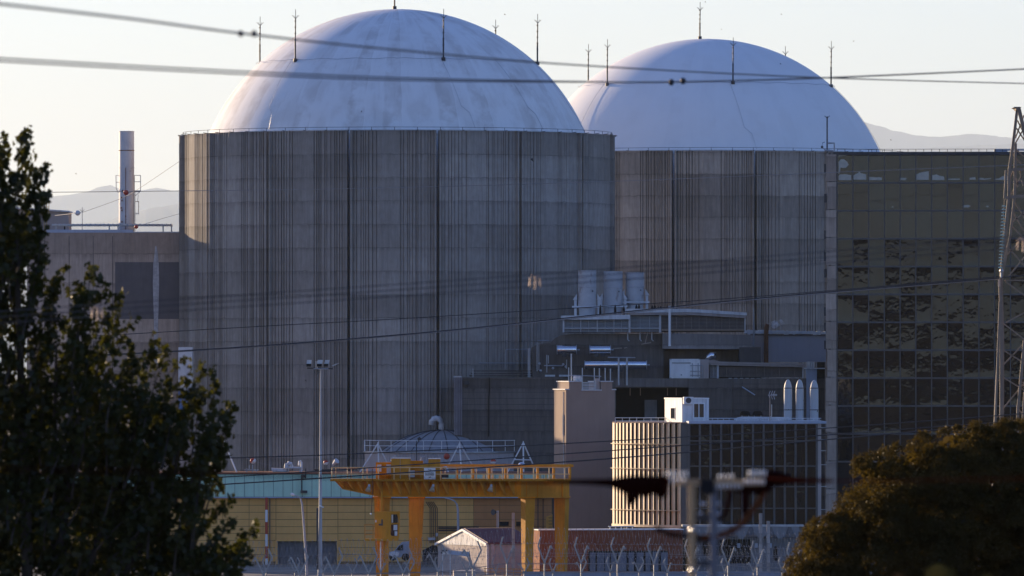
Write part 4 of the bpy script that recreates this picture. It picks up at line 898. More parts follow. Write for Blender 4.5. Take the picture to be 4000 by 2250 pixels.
def tripod(apex, feet, label, cross=None):
    s = thing('tripod_mast', label, 'mast', P(apex[0], 1846, YR), 'white tripod masts on the hall roof')
    for f in feet: MB().ptube([(apex[0], apex[1], YR), (f[0], 1846, YR+f[1])], .075, 6).build('leg', WHITE, s)
    if cross: MB().ptube([(cross[0], cross[2], YR-.1), (cross[1], cross[2]+2, YR-.1)], .06, 5).build('brace', WHITE, s)
    MB().ptube([(apex[0], apex[1]-6, YR), (apex[0], apex[1]+3, YR)], .05, 5).build('tip', WHITE, s)
tripod((876,1727), ((866,0),(925,-.5),(838,1.5)), 'white tripod mast at the poplar end of the hall roof')
tripod((1476,1733), ((1405,0),(1481,-.5),(1530,1.5)), 'white tripod mast behind the crane machine cabinets')
tripod((1795,1732), ((1738,0),(1803,-.5),(1862,1.5)), 'white tripod mast beside the round red marker ball')
tripod((2044,1729), ((1982,0),(2045,-.5),(2096,1.5)), 'braced white tripod mast nearest the beige tower', (2006,2076,1795))
def ball(px, py, Y, rp, label, top, bot, tilt=0):
    s = thing('marker_ball', label, 'marker ball', P(px, py, Y), 'marker balls on the lightning wires'); r = SZ(rp, Y)
    for nm, mt, a0, a1 in (('upper_half', top, 0, math.pi/2), ('lower_half', bot, -math.pi/2, 0)):
        m = MB(); c = P(px, py, Y); pr = [(max(.002, r*math.cos(a)), r*math.sin(a)) for a in np.linspace(a0, a1, 7)]
        m.lathe(pr, (0,0), 18); rot = Matrix.Rotation(tilt, 3, 'Y'); m.v = [c+rot @ v for v in m.v]; m.build(nm, mt, s, smooth=True)
    MB().ptube([(px-rp*1.25, py, Y), (px+rp*1.25, py, Y)], r*.16, 6).build('clamp', GALV, s)
ball(988,1800,YR,11.5,'red and white marker ball on the wire above the green fascia',RED,RED if 0 else WHITE,-.9)
ball(1745,1783,YR,12.5,'round red marker ball beside a white tripod mast',RED,RED,.2)
ball(1927,1803,YR,11,'red topped white marker ball above the crane girder',RED,WHITE,0)
ball(1273,1807,YR,10,'red rimmed pale marker ball next to the horn lamp',RED,WHITE,-.3)
ball(2038,1819,800.,14,'shiny steel ball at the crane end by the braced tripod',SHINY,SHINY,0)
ball(492,752,840.,10.5,'red marker ball on the high wire in front of the steel chimney',RED,RED,0)
ball(303,832,890.,10.5,'pale grey marker ball beside the thin roof mast',WHITED,WHITED,0)
ball(532,886,893.,8.0,'red marker ball half hidden behind the chimney foot',RED,RED,0)
m = MB().tube([P(1300,1816,YR-1), P(1316,1800,YR-1.4)], [.12,.30], 12); tag(m.build('horn_lamp', WHITED, None, P(1308,1808,YR-1)), 'pale horn shaped lamp at the hall roof edge by the mast', 'lamp')
# ================================================================ gantry crane
YN1, YF1 = 786.0, 795.0
t = thing('gantry_crane', 'yellow gantry crane with railed girder, machine cabinets and hanging cab', 'crane', (XX(1790, YN1), YN1, 0))
MB().pprism([(1309,1880),(2036,1880),(2036,1939),(1490,1938),(1462,1935),(1336,1909)], YN1, .9).build('girder', YELD, t)
MB().pprism([(1300,1939),(1300,1939.1),(1336,1911),(1462,1937),(1490,1941),(2036,1942),(2036,1938),(1490,1937),(1462,1933),(1336,1907)][2:], YN1-.25, 1.4).build('bottom_flange', YEL, t)
MB().pbox(1290, 2228, 1871, 1880, YN1-1.0, 2.4).build('walkway', YEL, t)
MB().pprism([(1445,1880),(2222,1880),(2222,1940),(1500,1940)], YF1, .9).build('far_girder', YELD, t)
MB().hprism([(XX(2036,YN1), YN1), (XX(2224,YF1)-.3, YF1+.9), (XX(2224,YF1), YF1+.9-.9), (XX(2224,YF1), YF1-.5)], 0, .01) if 0 else None
xa, xb = XX(2036, YN1), XX(2224, YN1+3)
MB().hprism([(xa, YN1-.05), (xb, YN1+3), (xb, YN1+8.8), (xa+.8, YN1+8.8)], ZZ(1944,YN1), ZZ(1880,YN1)-.005).build('end_beam', YEL, t)
for f in (.10, .33, .85): MB().hprism([(xa+(xb-xa)*f, YN1-.12+3*f), (xa+(xb-xa)*f+.10, YN1-.12+3*f+.04), (xa+(xb-xa)*f+.10, YN1+.1+3*f), (xa+(xb-xa)*f, YN1+.1+3*f)], ZZ(1943,YN1), ZZ(1881,YN1)).build('stiffener', YELD, t)
MB().hprism([(xa-.3, YN1-.3), (xb+.1, YN1+2.75), (xb+.1, YN1+9), (xa-.3, YN1+9)], ZZ(1946,YN1), ZZ(1943.5,YN1)).build('end_flange', YEL, t)
a = 1345
while a < 2030:
    bot = 1910+(a-1345)*.21 if a < 1475 else 1935
    x0, x1 = XX(a-21, YN1), XX(a, YN1); z1, z0 = ZZ(1880, YN1)-.01, ZZ(bot, YN1); v = [(x1,YN1+.02,z1),(x1,YN1+.02,z0),(x0,YN1-.95,z1)]
    MB().add(v+[(p[0]+.09,p[1],p[2]) for p in v], [(0,1,2),(5,4,3),(0,3,4,1),(1,4,5,2),(2,5,3,0)]).bar((x1,YN1-.02,z0+.05), (x0,YN1-.98,z1-.05), .16, .05).build('bracket', YEL, t); a += 36.8
def leg(pxt, wt, pxb, wb, ytop, Y, rot, nm='leg'):
    z1, z0 = ZZ(ytop, Y), 0; q = math.cos(R(rot))+math.sin(R(rot)); vs = []
    for z, px, wd in ((z0, pxb, wb), (z1, pxt, wt)):
        h = SZ(wd, Y)/q/2; c = Vector((XX(px, Y), Y, z))
        for sx, sy in ((-1,-1),(1,-1),(1,1),(-1,1)): vs.append(c+Matrix.Rotation(R(rot),3,'Z') @ Vector((sx*h, sy*h, 0)))
    o = MB().add(vs, [(0,1,5,4),(1,2,6,5),(2,3,7,6),(3,0,4,7),(4,5,6,7)]).build(nm, YEL, t)
    return o
leg(1492, 62, 1494, 46, 1940, YN1+.6, 56); leg(1627, 60, 1620, 42, 1942, YF1, 66); leg(2062, 56, 2058, 40, 1946, YN1+.6, 27); leg(2194, 60, 2193, 44, 1946, YF1-2, 68)
for px, Y, w_ in ((1492,YN1+.6,72),(1627,YF1,68),(2062,YN1+.6,64),(2194,YF1-2,68)): MB().pbox(px-w_/2, px+w_/2, 1940.5, 1945.5, Y-.9, 1.8).build('leg_flange', YELD, t)
m = MB().ptube([(1464,1880,YN1-.6),(1464,2000,YN1-.6)], .04, 5).ptube([(1478,1880,YN1-.6),(1478,2000,YN1-.6)], .04, 5)
for b in range(1884, 2000, 6): m.ptube([(1464,b,YN1-.6),(1478,b,YN1-.6)], .022, 4)
m.build('ladder', YELD, t); m = MB(); m.ptube([(1470,2115,YN1-.6),(1470,2240,YN1-.6)], .04, 5).ptube([(1482,2115,YN1-.6),(1482,2240,YN1-.6)], .04, 5)
for b in range(2118, 2240, 6): m.ptube([(1470,b,YN1-.6),(1482,b,YN1-.6)], .022, 4)
m.build('ladder', YELD, t)
MB().ptube([(1491,1920,YN1-.8),(1491,2000,YN1-.8)], .09, 6).build('cable_duct', YEL, t); MB().ptube([(1487,2115,YN1-.8),(1487,2240,YN1-.8)], .06, 6).build('cable_duct', WHITED, t)
m = MB().ptube([(1454,1830,YN1-1.1),(1454,1940,YN1-1.1),(1450,2005,YN1-1.1)], .035, 5); m.build('pendant_cable', RUST, t); MB().sphere(P(1449,2007,YN1-1.1), .09, 8).build('pendant_knob', WHITE, t)
# cab
Mc = frame(Vector((XX(1510, YN1-1.6), YN1-1.6, 0)), 46); zz = lambda b: ZZ(b, YN1-1.6); s1, s2 = SZ(47,YN1)/math.sin(R(46)), SZ(50,YN1)/math.cos(R(46))
cab = MB(Mc).prism([(0,zz(2113)),(s2*.93,zz(2113)),(s2,zz(2060)),(s2*1.02,zz(1998)),(0,zz(1998))], 0, s1).build('cab', YEL, t)
cw = s2/50
m = MB(Mc).prism([(18*cw,zz(2010)),(40*cw,zz(2010)),(47*cw,zz(2043)),(17*cw,zz(2043))], -.03, .05); m.build('window', PANEG, cab)
m = MB(Mc).prism([(17*cw,zz(2049)),(42*cw,zz(2049)),(41*cw,zz(2094)),(20*cw,zz(2094)),(16*cw,zz(2088))], -.03, .05); m.build('window', PANEG, cab)
for a in (26, 33): MB(Mc).box(a*cw, (a+1.6)*cw, -.05, .0, zz(2043), zz(2010)).build('window_bar', DARKST, cab)
MB(Mc).box(18*cw, 24*cw, -.04, .0, zz(2042), zz(2011)).build('blind', plain('cream_blind', (.62,.55,.45)), cab)
MB(Mc).box(26*cw, 40*cw, -.04, .0, zz(2072), zz(2051)).build('blind', WHITED, cab); MB(Mc).box(30*cw, 40*cw, -.04, .0, zz(2093), zz(2076)).build('blind', WHITED, cab)
MB(Mc).prism([(45*cw,zz(2012)),(54*cw,zz(2044)),(47*cw,zz(2044))], .1, .13).build('wiper_guard', DARKST, cab)
k = s1/47
MB(Mc).box(-.03, .0, 15*k, 20*k, zz(2053), zz(2029)).build('cab_mark', DARKST, cab); MB(Mc).box(-.03, .0, 20*k+.003, 30*k, zz(2053), zz(2046)).build('cab_mark', DARKST, cab)
MB(Mc).box(-.03, .0, 40*k, 44*k, zz(2041), zz(2032)).build('notice', WHITE, cab)
pf = MB().pprism([(1424,2104),(1510,2106),(1510,2114),(1424,2113)], YN1-1.5, 1.1).build('cab_platform', YEL, t); m = MB()
for b in (2049, 2073, 2088): m.ptube([(1423,b,YN1-1.4),(1462,b,YN1-1.4)], .04, 5)
for a in (1425, 1457): m.ptube([(a,2048,YN1-1.4),(a,2106,YN1-1.4)], .05, 5)
m.build('platform_rail', plain('crane_orange', (.62,.26,.05)), pf)
# deck furniture
for a, b, u, mt in ((1468,1530,1806,YELD),(1528,1562,1791,YEL),(1564,1604,1791,YEL),(1640,1676,1814,YEL),(1673,1720,1793,YEL),(1604,1652,1800,YELD)):
    o = MB().pbox(a, b, u, 1871, YN1-.3+(.5 if mt == YELD else 0), 1.3).build('machine_cabinet', mt, t)
    if mt == YEL and u < 1800: MB().pbox(a-1, b+1, u-2.5, u, YN1-.35, 1.4).build('cabinet_lid', WHITE, o)
m = MB().ptube([(1472,1868,YN1-.5),(1471,1818,YN1-.5),(1476,1812,YN1-.5),(1503,1813,YN1-.5),(1508,1820,YN1-.5),(1508,1868,YN1-.5)], .06, 6); m.build('hoop_rail', YELD, t)
for a, b, u, v in ((1473,1490,1815,1842),(1509,1527,1814,1850)): MB().pbox(a, b, u, v, YN1+.1, .1).build('notice_board', WHITED, t)
MB().pbox(1596, 1620, 1838, 1864, YN1-.5, .4).build('control_box', GALV, t); MB().pbox(1724, 1752, 1850, 1866, YN1-.5, .5).build('control_box', DARKST, t)
MB().tube([P(1742,1823,YN1-.5), P(1752,1845,YN1-.7)], [.10,.05], 8).build('flood_lamp', SHINY, t); MB().sphere(P(1735,1828,YN1-.5), .16, 10).build('flood_lamp', SHINY, t)
def rails(a0, a1, t0, b0, Y, step, mt, rr_=.05):
    m = MB()
    for b in (t0, (t0+b0)/2+2): m.ptube([(a0,b,Y),(a1,b,Y)], rr_, 5)
    m.build('rail', mt, t); pm = MB().tube([(0,0,0),(0,0,ZZ(t0,Y)-ZZ(b0,Y))], rr_*1.25, 5).mesh('rail_post', mt, Vector((0,0,0))); a = a0
    while a <= a1+.5: inst(pm, 'rail_post', t, P(a, b0, Y)); a += step
rails(1297, 2226, 1826, 1874, YN1-.98, 60.6, plain('rail_yellow', (.74,.47,.22), .5))
rails(1312, 2030, 1828, 1871, YN1+1.2, 61, MATS['rail_yellow'], .03)
MB().ptube([(1700,1818,YF1),(2240,1819,YF1)], .14, 6).build('far_rail', YEL, t)
pm = MB().tube([(0,0,0),(0,0,ZZ(1813,YF1)-ZZ(1880,YF1))], .13, 6).mesh('far_post', YEL, Vector((0,0,0)))
for i in range(9): inst(pm, 'far_post', t, P(1722+i*63, 1880, YF1))
for i, a in enumerate((1885,1920,1948,1978,2008,2083,2105,2128,2146)): MB().pbox(a, a+10, 1851+(i%3)*3, 1873, YF1-1.5, .5).build('trolley_block', plain('pale_yellow_green', (.52,.50,.25)), t)
for a in (1440, 1690, 1917):
    b = 1892; o = MB().tube([P(a+3,b,YN1-1.0), P(a+1,b+10,YN1-1.05)], [.10,.13], 10).build('lamp_housing', GALV, t)
    MB().tube([P(a+1,b+10,YN1-1.05), P(a-3,b+26,YN1-1.2)], [.13,.27], 14).build('lamp_shade', plain('lamp_cream', (.40,.33,.24), .6), o, smooth=True)
for a, b in ((1540,1781),(1655,1783)): MB().ptube([(a-12,1800,YN1),(a-10,1788,YN1),(a,b,YN1),(a+6,b,YN1)], .05, 5).build('deck_lamp', GALV, t)
o = MB().pbox(1656, 1701, 1828, 1872, YN1-1.15, .06).build('sign_board', WHITE, t); kk = YN1-1.19
def mark(a, b, u, v): MB().pbox(a, b, u, v, kk, .05).build('sign_letter', DARKST, o)
for q in ((1672,1676.5,1832,1833.2),(1675.2,1676.5,1833.2,1839),(1680,1681.2,1831.5,1839),(1681.2,1684,1835,1836),(1683.4,1684.4,1836,1839)): mark(*q)
rr = random.Random(5)
for u in (1845.5, 1852.5):
    a = 1661
    while a < 1696: b = a+rr.uniform(1.2, 2.2); mark(a, b, u+rr.uniform(0,.8), u+4.2); a = b+(.7 if rr.random() < .8 else 2.2)
for a in (1676, 1678.6, 1681): mark(a, a+1.7, 1862, 1866)
# ================================================================ lighting mast, lamps, posts
YM = 778.0; t = thing('lighting_mast', 'tall slender lighting mast crowned with boxy floodlights', 'lamp mast', (XX(1250, YM), YM, 0))
MB().tube([(XX(1250,YM),YM,0),(XX(1252,YM),YM,ZZ(1900,YM)),(XX(1252.5,YM),YM,ZZ(1440,YM))], [SZ(9.5,YM),SZ(5.5,YM),SZ(2.2,YM)], 12).build('shaft', POLE, t)
MB().ptube([(1200,1438,YM),(1300,1440,YM)], .07, 6).build('crossarm', DARKST, t); MB().ptube([(1226,1441,YM-.8),(1282,1441,YM-.8),(1282,1441,YM+.8),(1226,1441,YM+.8),(1226,1441,YM-.8)], .05, 5).build('head_ring', GALV, t)
for a, w_, tl in ((1208,18,0),(1275,17,4),(1249,20,2)):
    o = MB().pprism([(a-w_/2+tl,1406),(a+w_/2+tl,1406),(a+w_/2-2,1431),(a-w_/2-2,1431)], YM-.6, .5).build('floodlight', WHITED, t)
    MB().pprism([(a-w_/2-2,1421),(a+w_/2-1,1421),(a+w_/2-2,1432),(a-w_/2-2,1432)], YM-.72, .1).build('visor', DARK, o)
for a in (1233, 1238): MB().pbox(a, a+2.5, 1411, 1438, YM-.5, .6).build('floodlight_side', WHITE, t)
MB().pprism([(1296,1428),(1310,1421),(1328,1417),(1312,1426),(1299,1431)], YM-.3, .4).build('floodlight', GALV, t)
m = MB().ptube([(1232,1440,YM-.3),(1231,1456,YM-.3),(1236,1465,YM-.3),(1242,1458,YM-.3),(1240,1442,YM-.3)], .03, 4); m.build('loop_cable', DARKST, t)
MB().pprism([(1245,1976),(1262,1984),(1266,1981),(1252,1974)], YM-.5, .3).build('camera', WHITE, t); MB().pbox(1236, 1244, 1984, 2225, YM-.6, .3).build('cable_trunk', DARKST, t)
def street_lamp(base, pts, label, head, Y):
    s = thing('street_lamp', label, 'street lamp', P(base[0], base[1], Y), 'curved street lamps in the yard'); n = len(pts)
    MB().ptube([(a,b,Y) for a, b in pts], [SZ(5.5-3.6*i/(n-1), Y) for i in range(n)], 10).build('column', POLE, s)
    if head: MB().tube([P(head[0],head[1],Y), P(head[0]-9,head[1]-3,Y), P(head[0]-15,head[1]-5,Y)], [.10,.16,.09], 8).build('lamp_head', WHITE, s)
street_lamp((1199,2250), [(1199,2250),(1196,2180),(1187,2050),(1180,1970),(1175,1950),(1166,1940),(1150,1934)], 'curved street lamp leaning in front of the roller door', (1150,1934), 800.)
street_lamp((1791,2200), [(1791,2210),(1790,2070),(1789,1995),(1785,1970),(1775,1957),(1758,1949),(1738,1946)], 'curved street lamp behind the crane, its head hidden', None, 836.)
street_lamp((741,2205), [(741,2205),(741,2060),(740,1980),(737,1955),(728,1941),(712,1934)], 'curved street lamp half hidden by the poplar', (712,1934), 836.)
def post(name, label, a0, a1, u, v, Y, mt, grp): return tag(MB().pbox(a0, a1, u, v, Y, SZ(a1-a0, Y)).build(name, mt, None, P((a0+a1)/2, v, Y)), label, 'post', grp)
CP = concrete('concrete_post', (.36,.34,.33), .9, .1, .3); grp = 'square posts in the yard'
post('concrete_post', 'square concrete post in front of the maroon hut roof', 1999, 2011, 2003, 2255, 792., CP, grp)
post('concrete_post', 'tall square post close to the scalloped awning', 2965, 2978, 2005, 2262, 772., CP, grp)
post('concrete_post', 'shorter square post beside the oak and the tall post', 2995, 3008, 2035, 2262, 772., CP, grp)
post('concrete_post', 'square post showing between poplar branches', 699, 712, 2012, 2255, 792., CP, grp)
o = MB().pbox(1940, 1943, 1997, 2220, 826, .1).pbox(1945, 1948, 1997, 2220, 826, .1).pbox(1939.5, 1948.5, 1995, 1999, 825.95, .3); tag(o.build('twin_post', GALV, None, P(1944,2220,826)), 'twin steel post with dark round lamp against the orange wall', 'post')
o = MB().tube([P(1938,2001,825.5), P(1926,2001,825.2)], [.08,.30], 12); tag(o.build('round_lamp', DARKST, None, P(1930,2001,825.5)), 'dark round lamp on the twin steel post', 'lamp')
# ================================================================ hut, brick block, awning building, van, small yard things
YU, AU = 806.0, 20.0; M = frame(corner(1900, YU), AU); zt = lambda b: ZZ(b, YU); D = SZ(198, YU)/math.sin(R(AU)); Lh = SZ(190, YU)/math.cos(R(AU)); ap = D*.46
t = thing('gabled_hut', 'gabled hut with maroon sheet roof and sunlit pale gable', 'hut', (XX(1900, YU), YU, 0))
def lprism(M, pts, x0, x1):
    """profile in the y-z plane run along x"""
    n = len(pts); return MB(M).add([(x0,y,z) for y,z in pts]+[(x1,y,z) for y,z in pts], [tuple(range(n)), tuple(range(2*n-1,n-1,-1))]+[(i,n+i,n+(i+1)%n,(i+1)%n) for i in range(n)])
lprism(M, [(0,0),(0,zt(2128)),(D,zt(2136)),(D,0)], .1, Lh).build('wall', PINK, t)
g0 = [(0,zt(2134)),(0,zt(2119)),(ap,zt(2072)),(D,zt(2130)),(D,zt(2136))]
lprism(M, g0, .05, .1).build('gable', WHITE, t); m = MB(M); n = 40
for i in range(n):
    y = D*(i+.2)/n; y2 = y+D/n*.55; f = lambda q: zt(2119)+(zt(2072)-zt(2119))*q/ap if q < ap else zt(2072)+(zt(2130)-zt(2072))*(q-ap)/(D-ap)
    m.add([(0,y,zt(2134)),(0,y2,zt(2134)),(0,y2,f(y2)-.12),(0,y,f(y)-.12),(.06,y,zt(2134)),(.06,y2,zt(2134)),(.06,y2,f(y2)-.12),(.06,y,f(y)-.12)], [(0,1,2,3),(0,3,7,4),(1,5,6,2),(3,2,6,7)])
m.build('gable_rib', WHITE, t, kind='stuff')
for (y0, b0), (y1, b1) in (((-.25,2122),(ap,2070)),((ap,2070),(D+.3,2133))):
    lprism(M, [(y0,zt(b0)),(y1,zt(b1)),(y1,zt(b1)-.22),(y0,zt(b0)-.22)], -.15, -.02).build('barge_board', WHITE, t)
    lprism(M, [(y0,zt(b0)+.02),(y1,zt(b1)+.02),(y1,zt(b1)-.06),(y0,zt(b0)-.06)], -.02, Lh+.2).build('roof_slope', MAROON, t)
m = MB(M)
for i in range(34): x = Lh*i/34+.1; a, b = Vector((x,-.25,zt(2122)+.05)), Vector((x,ap,zt(2070)+.05)); m.bar(a, b, .10, .06)
m.build('roof_rib', MAROON, t, kind='stuff')
MB(M).box(.3, .34, .3, .4, 0, 1) if 0 else None
MB(M).box(.25, Lh, -.08, -.01, zt(2126), zt(2120)).build('gutter', GALV, t); MB(M).box(.02, .2, -.06, .02, 0, zt(2121)).build('corner_trim', WHITE, t); MB(M).box(.4, .75, -.1, .0, 0, zt(2122)).build('down_pipe', GALV, t)
s = thing('sheet_shelter', 'flat roofed pale frame shelter in front of the sunlit gable', 'shelter', (XX(1790, 780), 780, 0)); Y = 780.
MB().pprism([(1752,2150),(1835,2156),(1838,2176),(1752,2164)], Y, .5).build('roof_panel', BLUEG, s)
for a in (1727, 1757, 1832): MB().pbox(a, a+3.5, 2152, 2262, Y, .12).build('post', WHITED, s)
MB().ptube([(1724,2162,Y),(1727,2151,Y),(1746,2151,Y)], .09, 6).build('frame_pipe', DARKST, s); MB().pbox(1726,1764,2154,2165,Y+.2,.3).build('header', WHITE, s)
tag(MB().hprism([(XX(1773,760),759),(XX(1855,760),758),(XX(1858,760),762),(XX(1768,760),763)], 0, ZZ(2228,760)).build('low_kiosk', PINK, None, (XX(1815,760),760,0)), 'low sunlit beige kiosk roof behind the fence', 'kiosk')
YBk, AB = 797.0, 12.0; M = frame(corner(2108, YBk), AB); zt = lambda b: ZZ(b, YBk); W = SZ(2668-2108, YBk)/math.cos(R(AB)); D = SZ(24, YBk)/math.sin(R(AB)); fx = lambda a: (a-2108)/(2668-2108.)*W
t = thing('brick_annex', 'long low red brick annex with white roof edge and dark shutters', 'building', (XX(2400, YBk), YBk, 0))
MB(M).box(0, W, 0, D, 0, zt(2072)).build('wall', BRICKC, t); MB(M).box(-.15, W+.1, -.12, D+.1, zt(2072), zt(2068)).build('roof_edge', WHITE, t)
MB(M).box(fx(2298), fx(2610), -.03, .2, zt(2252), zt(2153)).build('window_band', DARK, t)
rr = random.Random(3); a = 2304
while a < 2600: b = a+rr.uniform(18, 34); MB(M).box(fx(a), fx(b), -.09, -.04, zt(2232), zt(2157+rr.uniform(0,4))).build('shutter', plain('dull_shutter', (.15,.17,.21), .7), t); a = b+rr.uniform(3, 12)
m = MB(M)
for i in range(5): m.box(fx(2385+i*22), fx(2385+i*22+2), .2, .28, zt(2067), zt(2056))
m.box(fx(2380), fx(2480), .18, .3, zt(2059), zt(2056)).box(fx(2385), fx(2560), .15, .35, zt(2067.5), zt(2065.5)); m.build('roof_rail', WHITE, t)
# awning building
YW = 802.0; zt = lambda b: ZZ(b, YW); t = thing('awning_building', 'pale low building with a scalloped white awning edge', 'building', (XX(2900, YW), YW, 0))
PALE = plain('pale_blue_wall', (.17,.175,.19), .8, 0, .08, .7, .2, .3)
for a, b, u, v in ((2672,2745,2100,2260),(2745,2850,2170,2260),(2850,3140,2100,2260)): MB().pbox(a, b, u, v, YW+.3, 5).build('wall', PALE, t)
MB().pbox(2672, 3140, 2100, 2260, YW+5.5, .3).build('rear_wall', DARK, t)
for a, b, u, v in ((2835,2932,2107,2200),(2668,2720,2107,2230),(2745,2850,2110,2170)): MB().pbox(a, b, u, v, YW+.2, .2).build('opening', DARK, t)
MB().pbox(3022, 3037, 2134, 2190, YW+.2, .2).build('opening', DARK, t)
MB().pbox(2665, 3140, 2050, 2057, YW-1.2, 3).build('awning_top', GALV, t)
for i in range(6):
    x0 = 2668+i*76; pts = [(x0,2057),(x0+75,2057)]
    pts = [(x0,2104 if i%1==0 else 2100)]+[(x0,2057),(x0+75,2057),(x0+75,2104)]
    arc = [(x0+75-8-59*k/10., 2104-22*abs(math.sin(math.pi*k/10.))**.6) for k in range(0, 11)]
    MB().pprism([(x0,2057),(x0+75,2057),(x0+75,2104)]+arc+[(x0,2104)], YW-1.15, .06).build('scallop', plain('awning_sheet', (.22,.22,.23), .8), t)
    c = x0+37; MB().add([P(c-15,2084,YW-1.2), P(c,2090,YW-1.3), P(c+15,2084,YW-1.2), P(c+6,2058,YW-1.2), P(c-6,2058,YW-1.2)], [(0,1,2,3,4)]).build('scallop_fan', plain('awning_fan', (.12,.12,.13), .8), t)
for a in (2880, 2948, 3003): MB().pbox(a, a+12, 2122, 2140, YW+.1, .15).build('wall_box', BLUEG, t)
o = MB().box(XX(2040,720), XX(3100,720), 720, 720.3, 0, ZZ(2233,720)); tag(o.build('low_barrier', plain('barrier_blue', (.22,.25,.31), .8), None, (XX(2600,720),720,0)), 'low pale barrier wall along the yard behind the fence', 'wall')
s = thing('orange_guardrail', 'thin orange guardrail in the yard near the crane foot', 'guardrail', (XX(2000,768),768,0))
for b in (2221, 2234): MB().ptube([(1890,b,768),(2200,b+4,768)], .035, 5).build('rail', MATS['crane_orange'], s)
for i in range(9): a = 1895+i*37; MB().ptube([(a,2221,768),(a,2268,768)], .035, 5).build('post', MATS['crane_orange'], s)
s = thing('parked_van', 'pale blue grey van with white cover parked behind the crane legs', 'van', (XX(1558,838),838,0)); Y = 838.
MB().pprism([(1570,2118),(1598,2116),(1600,2176),(1520,2178),(1520,2158),(1538,2154),(1556,2132)], Y, 2).build('body', plain('van_paint', (.36,.40,.47), .4), s)
MB().pprism([(1545,2150),(1560,2132),(1575,2126),(1575,2150)], Y-.06, .1).build('windscreen', PANEG, s); MB().pprism([(1521,2160),(1545,2155),(1560,2160),(1556,2174),(1523,2174)], Y-.1, .2).build('cover_sheet', WHITE, s)
for a in (1535, 1584): MB().tube([P(a,2176,Y-.1), P(a,2176,Y+.2)], .38, 14).build('wheel', DARK, s)
s = thing('waste_skip', 'dark heap filled skip beside the crane leg at the hall wall', 'skip', (XX(1680,842),842,0)); MB().pprism([(1655,2190),(1650,2150),(1672,2140),(1690,2130),(1706,2134),(1722,2148),(1720,2190)], 842, 1.5).build('load', DARK, s); MB().pprism([(1652,2205),(1648,2170),(1724,2170),(1720,2205)], 841.8, 1.9).build('bin', DARKST, s)
# ================================================================ perimeter fence with cranked arms and razor wire
def fence(label, path, Y, H, arm, coils, name='security_fence', both=True):
    gz = lambda px: ground_z(XX(px, Y), Y)
    t = thing(name, label, 'fence', (XX(path[len(path)//2][0], Y), Y, gz(path[len(path)//2][0])))
    s = SZ(1, Y)
    def armmesh(kind):
        m = MB(); w_ = .085
        L = [(-26,68),(-15,104)] if kind == 'A' else [(-34,72),(-43,55)]
        Rr = [(25,70),(31,56)] if kind == 'A' else [(34,70),(18,107)]
        for pl in (L, Rr):
            p0 = Vector((0,0,0))
            for a, b in pl: p1 = Vector((a*s*arm, 0, b*s*arm)); m.bar(p0, p1, w_); p0 = p1
        return m.mesh('cranked_arm', GALVF, Vector((0,0,0)))
    am = {'A': armmesh('A'), 'B': armmesh('B')}
    for px, py, kind in path:
        top = P(px, py, Y); g0 = gz(px)
        MB().tube([(top.x, Y, g0-.2), top], .045, 6).build('post', GALVF, t); inst(am[kind], 'cranked_arm', t, top)
    top = [P(a, b, Y) for a, b, _ in path]; m = MB()
    for i in range(len(top)-1):
        a, b = top[i], top[i+1]
        for dz in (-.02, -.5, -1.0, -1.5): m.tube([a+Vector((0,0,dz)), b+Vector((0,0,dz))], .018, 4)
        for k in range(1, 14): p = a.lerp(b, k/14); m.tube([p+Vector((0,0,-.03)), p+Vector((0,0,-2.0))], .003, 3)
    m.build('wire_mesh', GALVF, t, kind='stuff')
    m = MB(); rr = random.Random(11)
    for dy, dz0, rad in coils:
        pts = []; N = 15
        for i in range(len(top)-1):
            a, b = top[i], top[i+1]
            turns = 6
            for k in range(turns*N):
                f = k/(turns*N); p = a.lerp(b, f); an = 2*math.pi*k/N; q = rad*(1+.1*math.sin(i*2.1+k*.05))
                pts.append(p+Vector((0, dy+q*math.cos(an), dz0+q*math.sin(an)+rr.uniform(-.02,.02))))
        m.tube(pts, .007, 3)
        for k in range(0, len(pts), 5): m.bar(pts[k]+Vector((-.03,0,.03)), pts[k]+Vector((.03,0,-.03)), .014)   # razor barbs
    m.build('razor_wire', GALVF, t, kind='stuff')
    m = MB()
    for i in range(len(top)-1):
        for f in (.35, .68): m.tube([top[i]+Vector((0,.1,f*1.6)), top[i+1]+Vector((0,.1,f*1.6))], .008, 3)
    m.build('barbed_strand', GALVF, t, kind='stuff')
    return t
GALVF = plain('fence_galvanised', (.33,.33,.34), .42, .7, .15, 4, .5, .3)
path = [(470,2262,'B'),(610,2258,'B'),(750,2255,'B'),(890,2252,'B'),(1030,2248,'B'),(1170,2246,'B'),(1305,2244,'B'),(1440,2241,'B'),(1575,2238,'B'),(1710,2233,'B'),(1847,2218,'B'),(1980,2199,'A'),(2127,2199,'A'),(2270,2200,'A'),(2412,2201,'A'),(2555,2203,'A'),(2700,2205,'A'),(2844,2208,'A'),(2959,2214,'A'),(3100,2220,'A'),(3240,2226,'A')]
fence('outer wire fence with V shaped cranked arms and bright razor coils', path, 480., 2.4, .98, ((-.1, 1.55, .42), (.25, .75, .4)))
path2 = [(a, 2236+3*math.sin(i), 'A' if i % 2 else 'B') for i, a in enumerate(range(480, 3200, 112))]
fence('inner wire fence with short arms running behind the outer one', path2, 560., 2.4, .55, ((0, .55, .32), (.2, 1.25, .32)), 'inner_fence')
